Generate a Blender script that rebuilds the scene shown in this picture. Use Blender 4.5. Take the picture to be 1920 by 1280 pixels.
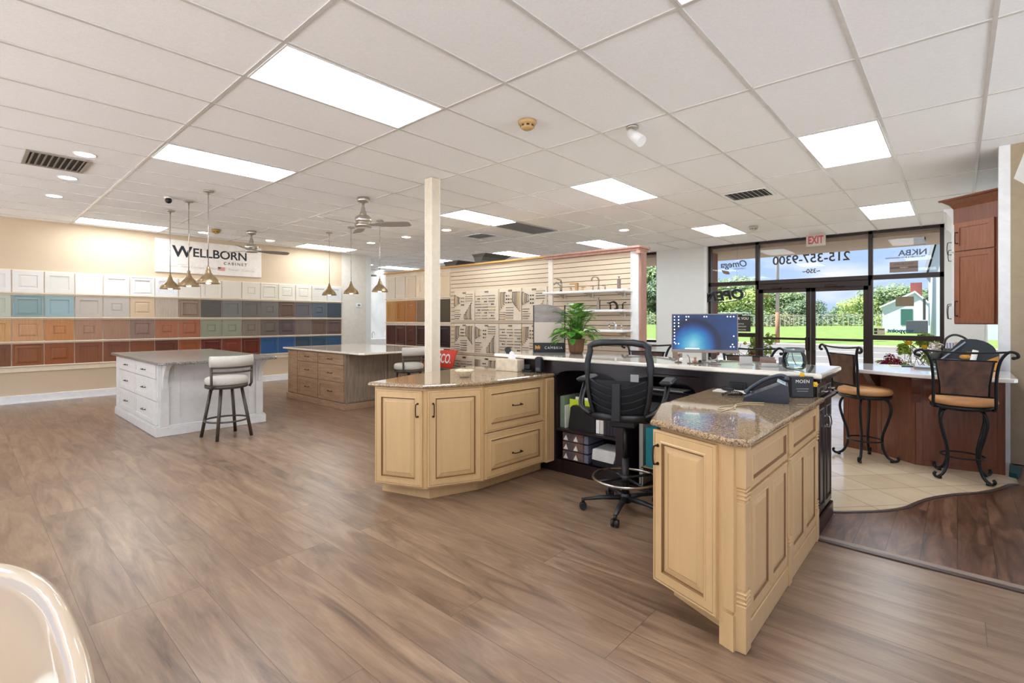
import bpy, bmesh, math, random
from mathutils import Vector, Matrix
R = random.Random(7)
PI = math.pi
SC = bpy.context.scene
for o in list(bpy.data.objects): bpy.data.objects.remove(o)
C = SC.collection

# ------------------------------------------------------------------ camera
CZ = 3.14                       # ceiling height
cam_data = bpy.data.cameras.new('camera'); cam = bpy.data.objects.new('camera', cam_data); C.objects.link(cam)
cam.location = (0, 0, 1.42); cam.rotation_euler = (PI / 2, 0, 0.7306)
cam_data.sensor_width = 36; cam_data.lens = 932 / 1920 * 36
cam_data.shift_y = (599 - 640) / 1920
cam_data.clip_end = 500; cam_data.clip_start = .05
SC.camera = cam
# ------------------------------------------------------------------ view
SC.view_settings.view_transform = 'Standard'; SC.view_settings.look = 'None'
SC.view_settings.gamma = 1; SC.view_settings.use_curve_mapping = False
SC.view_settings.exposure = 1.06
# ------------------------------------------------------------------ world: blue sky with thin cloud
W = bpy.data.worlds.new('sky'); SC.world = W; W.use_nodes = True
nt = W.node_tree; nt.nodes.clear()
def N(t, **k):
    n = nt.nodes.new(t)
    for a, b in k.items(): setattr(n, a, b)
    return n
tc = N('ShaderNodeTexCoord'); mp = N('ShaderNodeMapping'); mp.inputs['Scale'].default_value = (1, 1, 3.2)
no = N('ShaderNodeTexNoise'); no.inputs['Scale'].default_value = 4.2; no.inputs['Detail'].default_value = 7; no.inputs['Roughness'].default_value = .55
cr = N('ShaderNodeValToRGB'); cr.color_ramp.elements[0].position = .46; cr.color_ramp.elements[1].position = .66
sep = N('ShaderNodeSeparateXYZ'); gr = N('ShaderNodeValToRGB')
gr.color_ramp.elements[0].position = .0; gr.color_ramp.elements[0].color = (.44, .58, .84, 1)
gr.color_ramp.elements[1].position = .5; gr.color_ramp.elements[1].color = (.20, .38, .80, 1)
mx = N('ShaderNodeMixRGB'); mx.inputs[2].default_value = (.76, .80, .88, 1)
bg = N('ShaderNodeBackground'); bg.inputs['Strength'].default_value = .62; wo = N('ShaderNodeOutputWorld')
L = nt.links.new
L(tc.outputs['Generated'], mp.inputs['Vector']); L(mp.outputs[0], no.inputs['Vector']); L(no.outputs[0], cr.inputs[0])
L(tc.outputs['Generated'], sep.inputs[0]); L(sep.outputs['Z'], gr.inputs[0]); L(gr.outputs[0], mx.inputs[1]); L(cr.outputs[0], mx.inputs[0])
L(mx.outputs[0], bg.inputs['Color']); L(bg.outputs[0], wo.inputs['Surface'])
sun_d = bpy.data.lights.new('sun', 'SUN'); sun_d.energy = 7.5; sun_d.angle = .01; sun_d.color = (1, .98, .95)
sun = bpy.data.objects.new('sun', sun_d); C.objects.link(sun)
sun.rotation_euler = Vector((.55, .30, -1.0)).to_track_quat('-Z', 'Y').to_euler()

# ------------------------------------------------------------------ helpers
def hexc(h):
    h = h.lstrip('#'); r = [int(h[i:i + 2], 16) / 255 for i in (0, 2, 4)]
    return tuple(((c / 12.92) if c <= .04045 else ((c + .055) / 1.055) ** 2.4) for c in r) + (1,)
MATS = {}
def mat(name, col, rough=.5, metal=0, ns=0, na=0, bump=0, spec=.5, stretch=(1, 1, 1), emit=0, coat=0, bscale=None, col2=None):
    if name in MATS: return MATS[name]
    m = bpy.data.materials.new(name); m.use_nodes = True; MATS[name] = m
    n = m.node_tree; b = n.nodes['Principled BSDF']
    c = hexc(col) if isinstance(col, str) else col
    b.inputs['Base Color'].default_value = c; b.inputs['Roughness'].default_value = rough; b.inputs['Metallic'].default_value = metal
    b.inputs['Specular IOR Level'].default_value = spec; b.inputs['Coat Weight'].default_value = coat; b.inputs['Coat Roughness'].default_value = .06
    if emit: b.inputs['Emission Color'].default_value = c; b.inputs['Emission Strength'].default_value = emit
    tcn = n.nodes.new('ShaderNodeTexCoord'); mpn = n.nodes.new('ShaderNodeMapping'); mpn.inputs['Scale'].default_value = stretch
    n.links.new(tcn.outputs['Object'], mpn.inputs['Vector'])
    if not ns: ns = 12; na = na or .05
    tx = n.nodes.new('ShaderNodeTexNoise'); tx.inputs['Scale'].default_value = ns; tx.inputs['Detail'].default_value = 5; tx.inputs['Distortion'].default_value = .6
    n.links.new(mpn.outputs[0], tx.inputs['Vector'])
    rm = n.nodes.new('ShaderNodeValToRGB'); rm.color_ramp.elements[0].position = .3; rm.color_ramp.elements[1].position = .7
    if col2: lo, hi = hexc(col2), c
    else:
        lo = tuple(min(1, x * (1 - na)) for x in c[:3]) + (1,); hi = tuple(min(1, x * (1 + na)) for x in c[:3]) + (1,)
    rm.color_ramp.elements[0].color = lo; rm.color_ramp.elements[1].color = hi
    n.links.new(tx.outputs[0], rm.inputs[0]); n.links.new(rm.outputs[0], b.inputs['Base Color'])
    if bump:
        bn = n.nodes.new('ShaderNodeBump'); bn.inputs['Strength'].default_value = bump; bn.inputs['Distance'].default_value = .004
        t2 = n.nodes.new('ShaderNodeTexNoise'); t2.inputs['Scale'].default_value = bscale or ns * 3; t2.inputs['Detail'].default_value = 3
        n.links.new(mpn.outputs[0], t2.inputs['Vector']); n.links.new(t2.outputs[0], bn.inputs['Height']); n.links.new(bn.outputs[0], b.inputs['Normal'])
    return m
def wood(name, col, col2=None, rough=.35, vert=True):
    return mat(name, col, rough, ns=5, na=.16, stretch=(9, 9, .8) if vert else (.8, 9, 9), col2=col2)

class MB:
    def __init__(s): s.bm = bmesh.new(); s.mi = 0; s.M = None; s.sm = False
    def _f(s, vs):
        try:
            f = s.bm.faces.new(vs); f.material_index = s.mi; f.smooth = s.sm; return f
        except ValueError: return None
    def v(s, p):
        p = Vector(p)
        if s.M is not None: p = s.M @ p
        return s.bm.verts.new(p)
    def box(s, a, b, bev=0):
        x0, x1 = sorted((a[0], b[0])); y0, y1 = sorted((a[1], b[1])); z0, z1 = sorted((a[2], b[2]))
        if bev:
            bev = min(bev, (x1 - x0) * .45, (y1 - y0) * .45, (z1 - z0) * .45)
            P = []
            for (z, i) in ((z0, bev), (z0 + bev, 0), (z1 - bev, 0), (z1, bev)):
                c = bev if i == 0 else bev
                X0, X1, Y0, Y1 = x0 + i, x1 - i, y0 + i, y1 - i
                k = bev * .6
                P.append([(X0 + k, Y0, z), (X1 - k, Y0, z), (X1, Y0 + k, z), (X1, Y1 - k, z), (X1 - k, Y1, z), (X0 + k, Y1, z), (X0, Y1 - k, z), (X0, Y0 + k, z)])
            s.loft([[s.v(p) for p in r] for r in P]); return s
        v = [s.v(p) for p in ((x0, y0, z0), (x1, y0, z0), (x1, y1, z0), (x0, y1, z0), (x0, y0, z1), (x1, y0, z1), (x1, y1, z1), (x0, y1, z1))]
        for f in ((3, 2, 1, 0), (4, 5, 6, 7), (0, 1, 5, 4), (1, 2, 6, 5), (2, 3, 7, 6), (3, 0, 4, 7)): s._f([v[i] for i in f])
        return s
    def loft(s, rings, caps=True, closed=True):
        n = len(rings[0])
        for a, b in zip(rings, rings[1:]):
            for i in range(n if closed else n - 1):
                j = (i + 1) % n; s._f([a[i], a[j], b[j], b[i]])
        if caps:
            s._f(list(reversed(rings[0]))); s._f(rings[-1])
        return s
    def prism(s, poly, z0, z1, bev=0):
        if bev:
            def off(d):
                n = len(poly); out = []
                for i in range(n):
                    p0, p1, p2 = Vector(poly[i - 1][:2]), Vector(poly[i][:2]), Vector(poly[(i + 1) % n][:2])
                    e1 = (p1 - p0).normalized(); e2 = (p2 - p1).normalized()
                    n1 = Vector((-e1.y, e1.x)); n2 = Vector((-e2.y, e2.x)); k = (n1 + n2); k = k / max(.3, k.length_squared / 2) if k.length > .01 else n1
                    out.append(p1 + k * d)
                return out
            rings = []
            for z, d in ((z0, bev), (z0 + bev * .4, bev * .3), (z0 + bev, 0), (z1 - bev, 0), (z1 - bev * .4, bev * .3), (z1, bev)):
                rings.append([s.v((p.x, p.y, z)) for p in off(d)])
            s.loft(rings); return s
        s.loft([[s.v((p[0], p[1], z)) for p in poly] for z in (z0, z1)]); return s
    def cyl(s, a, b, r0, r1=None, n=16, caps=True):
        r1 = r0 if r1 is None else r1; a = Vector(a); b = Vector(b); d = (b - a).normalized()
        u = d.orthogonal().normalized(); w = d.cross(u); sm = s.sm; s.sm = True
        rings = [[s.v(p + (u * math.cos(2 * PI * i / n) + w * math.sin(2 * PI * i / n)) * r) for i in range(n)] for p, r in ((a, r0), (b, r1))]
        s.loft(rings, caps=False); s.sm = sm
        if caps: s._f(list(reversed(rings[0]))); s._f(rings[1])
        return s
    def lathe(s, prof, c=(0, 0, 0), n=24, flute=0, caps=False):
        sm = s.sm; s.sm = True; rings = []
        for r, z in prof:
            rings.append([s.v((c[0] + r * (1 + (flute * (i % 2))) * math.cos(2 * PI * i / n), c[1] + r * (1 + flute * (i % 2)) * math.sin(2 * PI * i / n), c[2] + z)) for i in range(n)])
        s.loft(rings, caps=caps); s.sm = sm; return s
    def tube(s, pts, r, n=8, flat=1.0, closed=False):
        pts = [Vector(p) for p in pts]; sm = s.sm; s.sm = True; rings = []; u = None
        for i, p in enumerate(pts):
            if closed: d = pts[(i + 1) % len(pts)] - pts[i - 1]
            else: d = pts[min(i + 1, len(pts) - 1)] - pts[max(i - 1, 0)]
            d.normalize()
            if u is None: u = d.orthogonal().normalized() if abs(d.z) > .9 else Vector((0, 0, 1)).cross(d).normalized()
            u = (u - d * u.dot(d)).normalized(); w = d.cross(u)
            rr = r[i] if isinstance(r, (list, tuple)) else r
            rings.append([s.v(p + (u * math.cos(2 * PI * k / n) + w * math.sin(2 * PI * k / n) * flat) * rr) for k in range(n)])
        if closed: rings.append(rings[0])
        s.loft(rings, caps=not closed); s.sm = sm; return s
    def ball(s, c, r, n=10, sq=(1, 1, 1)):
        sm = s.sm; s.sm = True; c = Vector(c); rings = []
        for i in range(1, n):
            t = PI * i / n
            rings.append([s.v(c + Vector((r * sq[0] * math.sin(t) * math.cos(2 * PI * k / (n * 2)), r * sq[1] * math.sin(t) * math.sin(2 * PI * k / (n * 2)), -r * sq[2] * math.cos(t)))) for k in range(n * 2)])
        s.loft(rings); s.sm = sm; return s
    def panel(s, w, h, prof, x=0, z=0):
        """rectangular moulded panel: nested rectangles (inset, outwards, mat index); outward is -y"""
        rings = []; 
        for p in prof:
            i, y = p[0], p[1]
            rings.append([s.v(q) for q in ((x + i, -y, z + i), (x + w - i, -y, z + i), (x + w - i, -y, z + h - i), (x + i, -y, z + h - i))])
        keep = s.mi
        for k in range(len(rings) - 1):
            s.mi = prof[k + 1][2] if len(prof[k + 1]) > 2 else keep
            a, b = rings[k], rings[k + 1]
            for i in range(4): j = (i + 1) % 4; s._f([a[i], a[j], b[j], b[i]])
        s.mi = keep; s._f(rings[-1]); s._f(list(reversed(rings[0]))); return s
    def curvegrid(s, fn, nu, nv, thick=0):
        g = [[s.v(fn(i / nu, j / nv)) for j in range(nv + 1)] for i in range(nu + 1)]
        sm = s.sm; s.sm = True
        for i in range(nu):
            for j in range(nv): s._f([g[i][j], g[i + 1][j], g[i + 1][j + 1], g[i][j + 1]])
        s.sm = sm; return s
    def build(s, name, mats, parent=None):
        me = bpy.data.meshes.new(name); bmesh.ops.recalc_face_normals(s.bm, faces=s.bm.faces[:]) if len(s.bm.faces) < 60000 else None
        s.bm.to_mesh(me); s.bm.free()
        for m in (mats if isinstance(mats, (list, tuple)) else [mats]): me.materials.append(m)
        o = bpy.data.objects.new(name, me); C.objects.link(o)
        if parent is not None: o.parent = parent
        return o
def at(loc, az=0): return Matrix.Translation(Vector(loc)) @ Matrix.Rotation(az, 4, 'Z')
def thing(name, label, cat, loc=(0, 0, 0), rz=0, group=None):
    o = bpy.data.objects.new(name, None); C.objects.link(o); o.location = loc; o.rotation_euler = (0, 0, rz); o.empty_display_size = .1
    return tag(o, label, cat, group)
def tag(o, label, cat, group=None, kind=None):
    if label: o['label'] = label
    if cat: o['category'] = cat
    if group: o['group'] = group
    if kind: o['kind'] = kind
    return o
def struct(o): o['kind'] = 'structure'; return o
def copy_thing(root, loc, rz, label, group=None):
    r = root.copy(); C.objects.link(r); r.location = loc; r.rotation_euler = (0, 0, rz); r['label'] = label
    if group: r['group'] = group
    for ch in list(root.children):
        c = ch.copy(); C.objects.link(c); c.parent = r
        for g in list(ch.children):
            d = g.copy(); C.objects.link(d); d.parent = c
    return r
def text(name, s, size, m, parent=None, M=None, ext=.001, mirror=False, align='CENTER', bold=0, shear=0, space=1, wx=1):
    cu = bpy.data.curves.new(name, 'FONT'); cu.body = s; cu.size = size; cu.extrude = ext; cu.align_x = align; cu.offset = bold; cu.shear = shear; cu.space_character = space
    to = bpy.data.objects.new(name, cu); C.objects.link(to)
    dg = bpy.context.evaluated_depsgraph_get(); me = bpy.data.meshes.new_from_object(to.evaluated_get(dg))
    bpy.data.objects.remove(to); bpy.data.curves.remove(cu)
    T = Matrix.Rotation(PI / 2, 4, 'X')
    if mirror: T = Matrix.Scale(-1, 4, (1, 0, 0)) @ T
    T = Matrix.Scale(wx, 4, (1, 0, 0)) @ T
    if M is not None: T = M @ T
    me.transform(T); me.materials.clear(); me.materials.append(m)
    o = bpy.data.objects.new(name, me); C.objects.link(o)
    if parent is not None: o.parent = parent
    return o
def bez(p, n=12):
    """smooth curve through points (Catmull-Rom)"""
    P = [Vector(q) for q in p]; P = [P[0] * 2 - P[1]] + P + [P[-1] * 2 - P[-2]]; out = []
    for i in range(1, len(P) - 2):
        for k in range(n):
            t = k / n; a, b, c, d = P[i - 1], P[i], P[i + 1], P[i + 2]
            out.append(.5 * ((2 * b) + (c - a) * t + (2 * a - 5 * b + 4 * c - d) * t * t + (3 * b - a - 3 * c + d) * t ** 3))
    out.append(P[-2]); return out

# ------------------------------------------------------------------ shared materials
def node_mat(name):
    m = bpy.data.materials.new(name); m.use_nodes = True; MATS[name] = m; return m, m.node_tree, m.node_tree.nodes['Principled BSDF']
def plank_mat(name, cols, bw, rh, rot, rough, mort, off=.37, grain=(1.1, 11, 1)):
    m, n, b = node_mat(name)
    def A(t): return n.nodes.new(t)
    tc = A('ShaderNodeTexCoord'); mp = A('ShaderNodeMapping'); mp.inputs['Rotation'].default_value = (0, 0, rot); mp.inputs['Location'].default_value = (3, -.165, 0)
    br = A('ShaderNodeTexBrick'); br.inputs['Scale'].default_value = 1; br.inputs['Brick Width'].default_value = bw; br.inputs['Row Height'].default_value = rh
    br.inputs['Mortar Size'].default_value = .0016; br.inputs['Mortar Smooth'].default_value = .1; br.offset = off; br.offset_frequency = 3; br.squash = 1
    br.inputs['Color1'].default_value = (0, 0, 0, 1); br.inputs['Color2'].default_value = (1, 1, 1, 1); br.inputs['Mortar'].default_value = (.5, .5, .5, 1)
    br.inputs['Bias'].default_value = 0
    mp2 = A('ShaderNodeMapping'); mp2.inputs['Scale'].default_value = grain
    add = A('ShaderNodeVectorMath'); add.operation = 'ADD'; sc = A('ShaderNodeVectorMath'); sc.operation = 'SCALE'; sc.inputs['Scale'].default_value = 13
    no = A('ShaderNodeTexNoise'); no.inputs['Scale'].default_value = 1.0; no.inputs['Detail'].default_value = 6; no.inputs['Distortion'].default_value = 1.4; no.inputs['Roughness'].default_value = .62
    no2 = A('ShaderNodeTexNoise'); no2.inputs['Scale'].default_value = 3.5; no2.inputs['Detail'].default_value = 4
    mp3 = A('ShaderNodeMapping'); mp3.inputs['Scale'].default_value = (grain[0] * 2, grain[1] * 3, 1)
    cr = A('ShaderNodeValToRGB'); e = cr.color_ramp.elements; e[0].position = .25; e[0].color = hexc(cols[0]); e[1].position = .72; e[1].color = hexc(cols[2])
    q = cr.color_ramp.elements.new(.47); q.color = hexc(cols[1])
    mx = A('ShaderNodeMixRGB'); mx.blend_type = 'OVERLAY'; mx.inputs[0].default_value = .10
    mx2 = A('ShaderNodeMixRGB'); mx2.blend_type = 'OVERLAY'; mx2.inputs[0].default_value = .20
    mo = A('ShaderNodeMixRGB'); mo.inputs[2].default_value = hexc(mort)
    k = n.links.new
    k(tc.outputs['Object'], mp.inputs[0]); k(mp.outputs[0], br.inputs[0]); k(br.outputs['Color'], sc.inputs[0]); k(mp.outputs[0], add.inputs[0]); k(sc.outputs[0], add.inputs[1])
    k(add.outputs[0], mp2.inputs[0]); k(mp2.outputs[0], no.inputs[0]); k(add.outputs[0], mp3.inputs[0]); k(mp3.outputs[0], no2.inputs[0])
    k(no.outputs[0], cr.inputs[0]); k(cr.outputs[0], mx.inputs[1]); k(br.outputs['Color'], mx.inputs[2]); k(mx.outputs[0], mx2.inputs[1]); k(no2.outputs[0], mx2.inputs[2])
    k(mx2.outputs[0], mo.inputs[1]); k(br.outputs['Fac'], mo.inputs[0]); k(mo.outputs[0], b.inputs['Base Color'])
    b.inputs['Roughness'].default_value = rough
    bp = A('ShaderNodeBump'); bp.inputs['Strength'].default_value = .12; bp.inputs['Distance'].default_value = .003; k(no2.outputs[0], bp.inputs['Height']); k(bp.outputs[0], b.inputs['Normal'])
    return m
def tile_mat(name, c1, c2, grout, size, rot, rough):
    m, n, b = node_mat(name)
    def A(t): return n.nodes.new(t)
    k = n.links.new
    tc = A('ShaderNodeTexCoord'); mp = A('ShaderNodeMapping'); mp.inputs['Rotation'].default_value = (0, 0, rot)
    br = A('ShaderNodeTexBrick'); br.inputs['Scale'].default_value = 1; br.inputs['Brick Width'].default_value = size; br.inputs['Row Height'].default_value = size; br.offset = 0
    br.inputs['Mortar Size'].default_value = .003; br.inputs['Color1'].default_value = hexc(c1); br.inputs['Color2'].default_value = hexc(c2); br.inputs['Mortar'].default_value = hexc(grout)
    k(tc.outputs['Object'], mp.inputs[0]); k(mp.outputs[0], br.inputs[0])
    no = A('ShaderNodeTexNoise'); no.inputs['Scale'].default_value = 5; k(mp.outputs[0], no.inputs[0])
    mx = A('ShaderNodeMixRGB'); mx.blend_type = 'OVERLAY'; mx.inputs[0].default_value = .15; k(br.outputs[0], mx.inputs[1]); k(no.outputs[0], mx.inputs[2]); k(mx.outputs[0], b.inputs['Base Color'])
    b.inputs['Roughness'].default_value = rough; return m
def granite(name, cols, scale, rough=.06):
    m, n, b = node_mat(name)
    def A(t): return n.nodes.new(t)
    k = n.links.new
    tc = A('ShaderNodeTexCoord'); vo = A('ShaderNodeTexVoronoi'); vo.inputs['Scale'].default_value = scale; no = A('ShaderNodeTexNoise'); no.inputs['Scale'].default_value = scale * .35; no.inputs['Detail'].default_value = 8
    k(tc.outputs['Object'], vo.inputs[0]); k(tc.outputs['Object'], no.inputs[0])
    mx = A('ShaderNodeMixRGB'); mx.inputs[0].default_value = .5; k(vo.outputs['Color'], mx.inputs[1]); k(no.outputs[0], mx.inputs[2])
    bw = A('ShaderNodeRGBToBW'); k(mx.outputs[0], bw.inputs[0]); cr = A('ShaderNodeValToRGB'); e = cr.color_ramp.elements
    e[0].position = .3; e[0].color = hexc(cols[0]); e[1].position = .72; e[1].color = hexc(cols[-1])
    for i, c in enumerate(cols[1:-1]): cr.color_ramp.elements.new(.3 + .42 * (i + 1) / (len(cols) - 1)).color = hexc(c)
    k(bw.outputs[0], cr.inputs[0]); k(cr.outputs[0], b.inputs['Base Color']); b.inputs['Roughness'].default_value = rough; b.inputs['Coat Weight'].default_value = .5; b.inputs['Coat Roughness'].default_value = .03
    return m
def glass_mat(name, tint='#ffffff', ior=1.25, rough=.0):
    m = bpy.data.materials.new(name); m.use_nodes = True; MATS[name] = m; n = m.node_tree; n.nodes.clear()
    t = n.nodes.new('ShaderNodeBsdfTransparent'); t.inputs[0].default_value = hexc(tint); g = n.nodes.new('ShaderNodeBsdfGlossy'); g.inputs['Roughness'].default_value = rough
    f = n.nodes.new('ShaderNodeFresnel'); f.inputs['IOR'].default_value = ior; mx = n.nodes.new('ShaderNodeMixShader'); o = n.nodes.new('ShaderNodeOutputMaterial')
    n.links.new(f.outputs[0], mx.inputs[0]); n.links.new(t.outputs[0], mx.inputs[1]); n.links.new(g.outputs[0], mx.inputs[2]); n.links.new(mx.outputs[0], o.inputs[0]); return m

m_floor = plank_mat('brown_oak_laminate', ('#5a4535', '#826853', '#9d8269'), 1.9, .235, 0, .30, '#604a39', grain=(1.2, 8, 1))
m_dark = plank_mat('dark_hand_scraped_wood', ('#2c1a12', '#5b3d2d', '#84614b'), 1.3, .165, PI / 2, .3, '#20120d', grain=(1.6, 9, 1))
m_tile = tile_mat('cream_floor_tile', '#d9c3a6', '#cdb698', '#8f7f70', .345, math.radians(42), .12)
m_ceil = mat('ceiling_tile_white', '#fafbfc', .95, ns=60, na=.035, bump=.25, bscale=140)
m_grid = mat('ceiling_grid_white', '#d5d2cd', .3, spec=.8, coat=.3)
m_beige = mat('beige_wall_paint', '#d5bfa2', .9, ns=3, na=.02)
m_grey = mat('pale_grey_wall_paint', '#e6e6e2', .9, ns=3, na=.02)
m_white = mat('white_trim_paint', '#efeeec', .45)
m_cream = mat('cream_glazed_cabinet', '#dab480', .34, ns=4, na=.04, stretch=(6, 6, .6))
m_glaze = mat('brown_glaze', '#8a633c', .5)
m_metal = mat('brushed_nickel', '#c9c3ba', .28, 1, ns=40, na=.06)
m_bronze = mat('oil_rubbed_bronze', '#3a251b', .35, .7)
m_black = mat('black_plastic', '#17171a', .45)
m_iron = mat('black_wrought_iron', '#14161b', .32, .4)
m_dkwood = wood('espresso_cabinet', '#2a1c1b', '#1d1314', .28)
m_gran = granite('speckled_tan_granite', ['#5a4634', '#8f7455', '#b0936f', '#c9b191'], 260)
m_quartz = mat('white_quartz', '#e9e2d6', .06, ns=14, na=.03, coat=.5)
m_alum = mat('dark_bronze_aluminium', '#2c1d16', .38, .3)
m_glass = glass_mat('window_glass')
m_light = mat('lit_diffuser', (.87, .95, 1.02, 1), .5, emit=7.2)
m_bulb = mat('lit_lamp', (1, .93, .82, 1), .5, emit=14)
# ================================================================== SETTING
def s_box(name, a, b, m, bev=0): mb = MB(); mb.box(a, b, bev); return struct(mb.build(name, m))
curve = [(.39, 6.05), (.33, 5.99), (.283, 5.86), (.2, 5.68), (.11, 5.53), (-.016, 5.37), (-.142, 5.16), (-.225, 4.96), (-.28, 4.78), (-.34, 4.66), (-.425, 4.54), (-.568, 4.39), (-.67, 4.30), (-.8, 4.22)]
cv = [(p.x, p.y) for p in bez([(x, y, 0) for x, y in curve], 4)]
mb = MB(); mb.box((-22, -4.2, -.12), (3.6, 12.05, 0)); struct(mb.build('floor', m_floor))
mb = MB(); mb.prism([(-.67, 3.74), (3.2, 3.74), (3.2, 6.05)] + cv, .0005, .006); struct(mb.build('floor', m_dark))
mb = MB(); mb.prism([(-4.5, 4.22)] + list(reversed(cv)) + [(.39, 6.9), (.9, 6.9), (.9, 11.83), (-4.5, 11.83)], .0005, .010); struct(mb.build('floor', m_tile))
m_strip = mat('dark_transition_strip', '#4a3a33', .35)
mb = MB(); P3 = [(x, y, .009) for x, y in cv]; mb.tube(P3, .016, 6, flat=.5); struct(mb.build('trim_1', m_strip))
mb = MB(); mb.box((-.67, 3.685, 0), (3.2, 3.72, .010), .003); mb.mi = 1; mb.box((-.67, 3.72, 0), (3.2, 3.765, .013), .004); struct(mb.build('trim_2', [m_strip, mat('taupe_threshold', '#8d7b6c', .4)]))
# ceiling + grid
s_box('ceiling', (-22, -4.2, CZ), (3.6, 12.0, CZ + .12), m_ceil)
OX, OY, GX, GY = -3.094, 1.349, .651, 1.302
mb = MB()
for i in range(-4, 9):
    y = OY + i * GY
    if y < 11.8: mb.box((-20, y - .012, CZ - .007), (3.5, y + .012, CZ))
for j in range(-10, 27):
    x = OX - j * GX; w = .012
    mb.box((x - w, -4.2, CZ - .0075), (x + w, 11.85, CZ))
struct(mb.build('trim_3', m_grid))
# main tee edge shadow lines: panels are separate lay-in lights
def cell(i, j, d=.016): return (OX - (j + 1) * GX + d, OY + i * GY + d), (OX - j * GX - d, OY + (i + 1) * GY - d)
lights = [(0, 0, 'above the floor nearest the camera, the largest in view'), (0, 4, 'second one from the camera on the left side'), (0, 12, 'right against the beige sample wall'), (3, 4, 'beside the return air grille behind the pole'),
          (3, 12, 'over the far end of the beige wall'), (3, 0, 'above the slatwall shelves, middle of the ceiling'), (3, -4, 'at the upper right between the bright grid runners'), (6, 0, 'just in front of the pale grey pier'), (6, -4, 'above the right end of the storefront'), (6, 4, 'behind the top of the slatwall'), (6, 12, 'in the far room beyond the beige wall'), (6, 16, 'added for brightness in the far room beside the marble wall'), (6, 8, 'above the charcoal cabinet top behind the partition'),  # panel beside the marble wall is added to brighten the far room
          (-3, -4, 'added unseen behind the camera on the right'), (-3, 0, 'added unseen directly behind the camera'), (-3, 4, 'added unseen behind the camera on the left'), (-3, 8, 'added unseen behind the camera at far left'), (0, -4, 'to the right of the camera, out of the picture')]  # out-of-view panels, added to help light the room
m_lf = mat('light_frame_white', '#e6e4e0', .5)
for i, j, lb in lights:
    (x0, y0), (x1, y1) = cell(i, j)
    cx, cy = (x0 + x1) / 2, (y0 + y1) / 2
    t = thing('ceiling_light', 'lit rectangular lay-in ceiling light ' + lb, 'ceiling light', (cx, cy, CZ - .012), 0, 'rectangular ceiling lights')
    hx, hy = (x1 - x0) / 2, (y1 - y0) / 2
    f = MB(); w = .012
    f.box((-hx, -hy, 0), (hx, -hy + w, .010)); f.box((-hx, hy - w, 0), (hx, hy, .010)); f.box((-hx, -hy + w, 0), (-hx + w, hy - w, .010)); f.box((hx - w, -hy + w, 0), (hx, hy - w, .010)); f.build('frame', m_lf, t)
    f = MB(); f.box((-hx + w, -hy + w, .002), (hx - w, hy - w, .009)); f.build('diffuser', m_light, t)
downs = [(-6.77, .89, 'above the floor left of the ceiling vent'), (-8.04, .895, 'middle of the three at far left'), (-9.36, .90, 'nearest the beige wall of the three at far left'), (-11.1, 3.25, 'over the white sign on the beige wall'), (-11.15, 4.55, 'right of the far ceiling fan'),
         (-9.79, 6.19, 'between the far pendants and the long light'), (-8.55, 6.24, 'left of the square pole'), (-7.31, 6.27, 'right of the square pole'), (-4.77, 8.55, 'above the slatwall shelves'), (-15.0, 9.9, 'in the far room, the farther one'), (-13.7, 8.63, 'in the far room, the nearer one')]
for x, y, lb in downs:
    t = thing('recessed_downlight', 'small round lit downlight ' + lb, 'downlight', (x, y, CZ), 0, 'round recessed downlights')
    f = MB(); f.lathe([(.085, -.004), (.1, -.004), (.1, 0), (.085, 0), (.085, -.004)], n=20); f.build('trim_ring', m_white, t)
    f = MB(); f.lathe([(.001, -.003), (.085, -.003), (.085, -.001)], n=20); f.build('lens', m_bulb, t)
# vents
m_vent = mat('vent_grey', '#b8b3ac', .5); m_vd = mat('vent_dark', '#33302e', .7); m_vg = mat('vent_backing_grey', '#77746f', .7)
def vent(x0, y0, x1, y1, label, nx, along='x', cat='vent', col=m_vent):
    cx, cy = (x0 + x1) / 2, (y0 + y1) / 2; hx, hy = (x1 - x0) / 2, (y1 - y0) / 2
    t = thing('ceiling_vent', label, cat, (cx, cy, CZ - .012), 0, 'ceiling vents')
    f = MB(); w = .035; f.box((-hx, -hy, -.004), (hx, -hy + w, .008), .003); f.box((-hx, hy - w, -.004), (hx, hy, .008), .003); f.box((-hx, -hy + w, -.004), (-hx + w, hy - w, .008)); f.box((hx - w, -hy + w, -.004), (hx, hy - w, .008)); f.build('frame', col, t)
    f = MB(); f.box((-hx + w, -hy + w, .008), (hx - w, hy - w, .010)); f.build('backing', m_vg if nx > 20 else m_vd, t)
    f = MB()
    for k in range(nx):
        u = (k + .5) / nx
        if along == 'x': y = -hy + w + u * (2 * hy - 2 * w); f.M = Matrix.Translation((0, y, 0)) @ Matrix.Rotation(.6, 4, 'X'); f.box((-hx + w, -.012, -.002), (hx - w, .012, .0))
        else: x = -hx + w + u * (2 * hx - 2 * w); f.M = Matrix.Translation((x, 0, 0)) @ Matrix.Rotation(.6, 4, 'Y'); f.box((-.012, -hy + w, -.002), (.012, hy - w, .0))
    f.build('louvre', col, t)
vent(-7.62, .46, -6.98, .98, 'grey louvred ceiling vent at far left beside a downlight', 9, 'x', col=mat('vent_taupe', '#9d958b', .5))
vent(-2.42, 6.98, -1.84, 7.5, 'white louvred ceiling vent above the storefront side', 8, 'y', col=m_white)
vent(-7.56, 6.92, -6.98, 7.4, 'small white ceiling vent behind the pole beside the partition top', 7, 'y', col=m_white)
vent(OX - 5 * GX + .02, OY + 4 * GY - .13, OX - 4 * GX - .02, OY + 5 * GY - .15, 'large grey return air grille beside a ceiling light', 26, 'x', col=mat('grille_grey', '#b5b5b2', .5))
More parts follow.
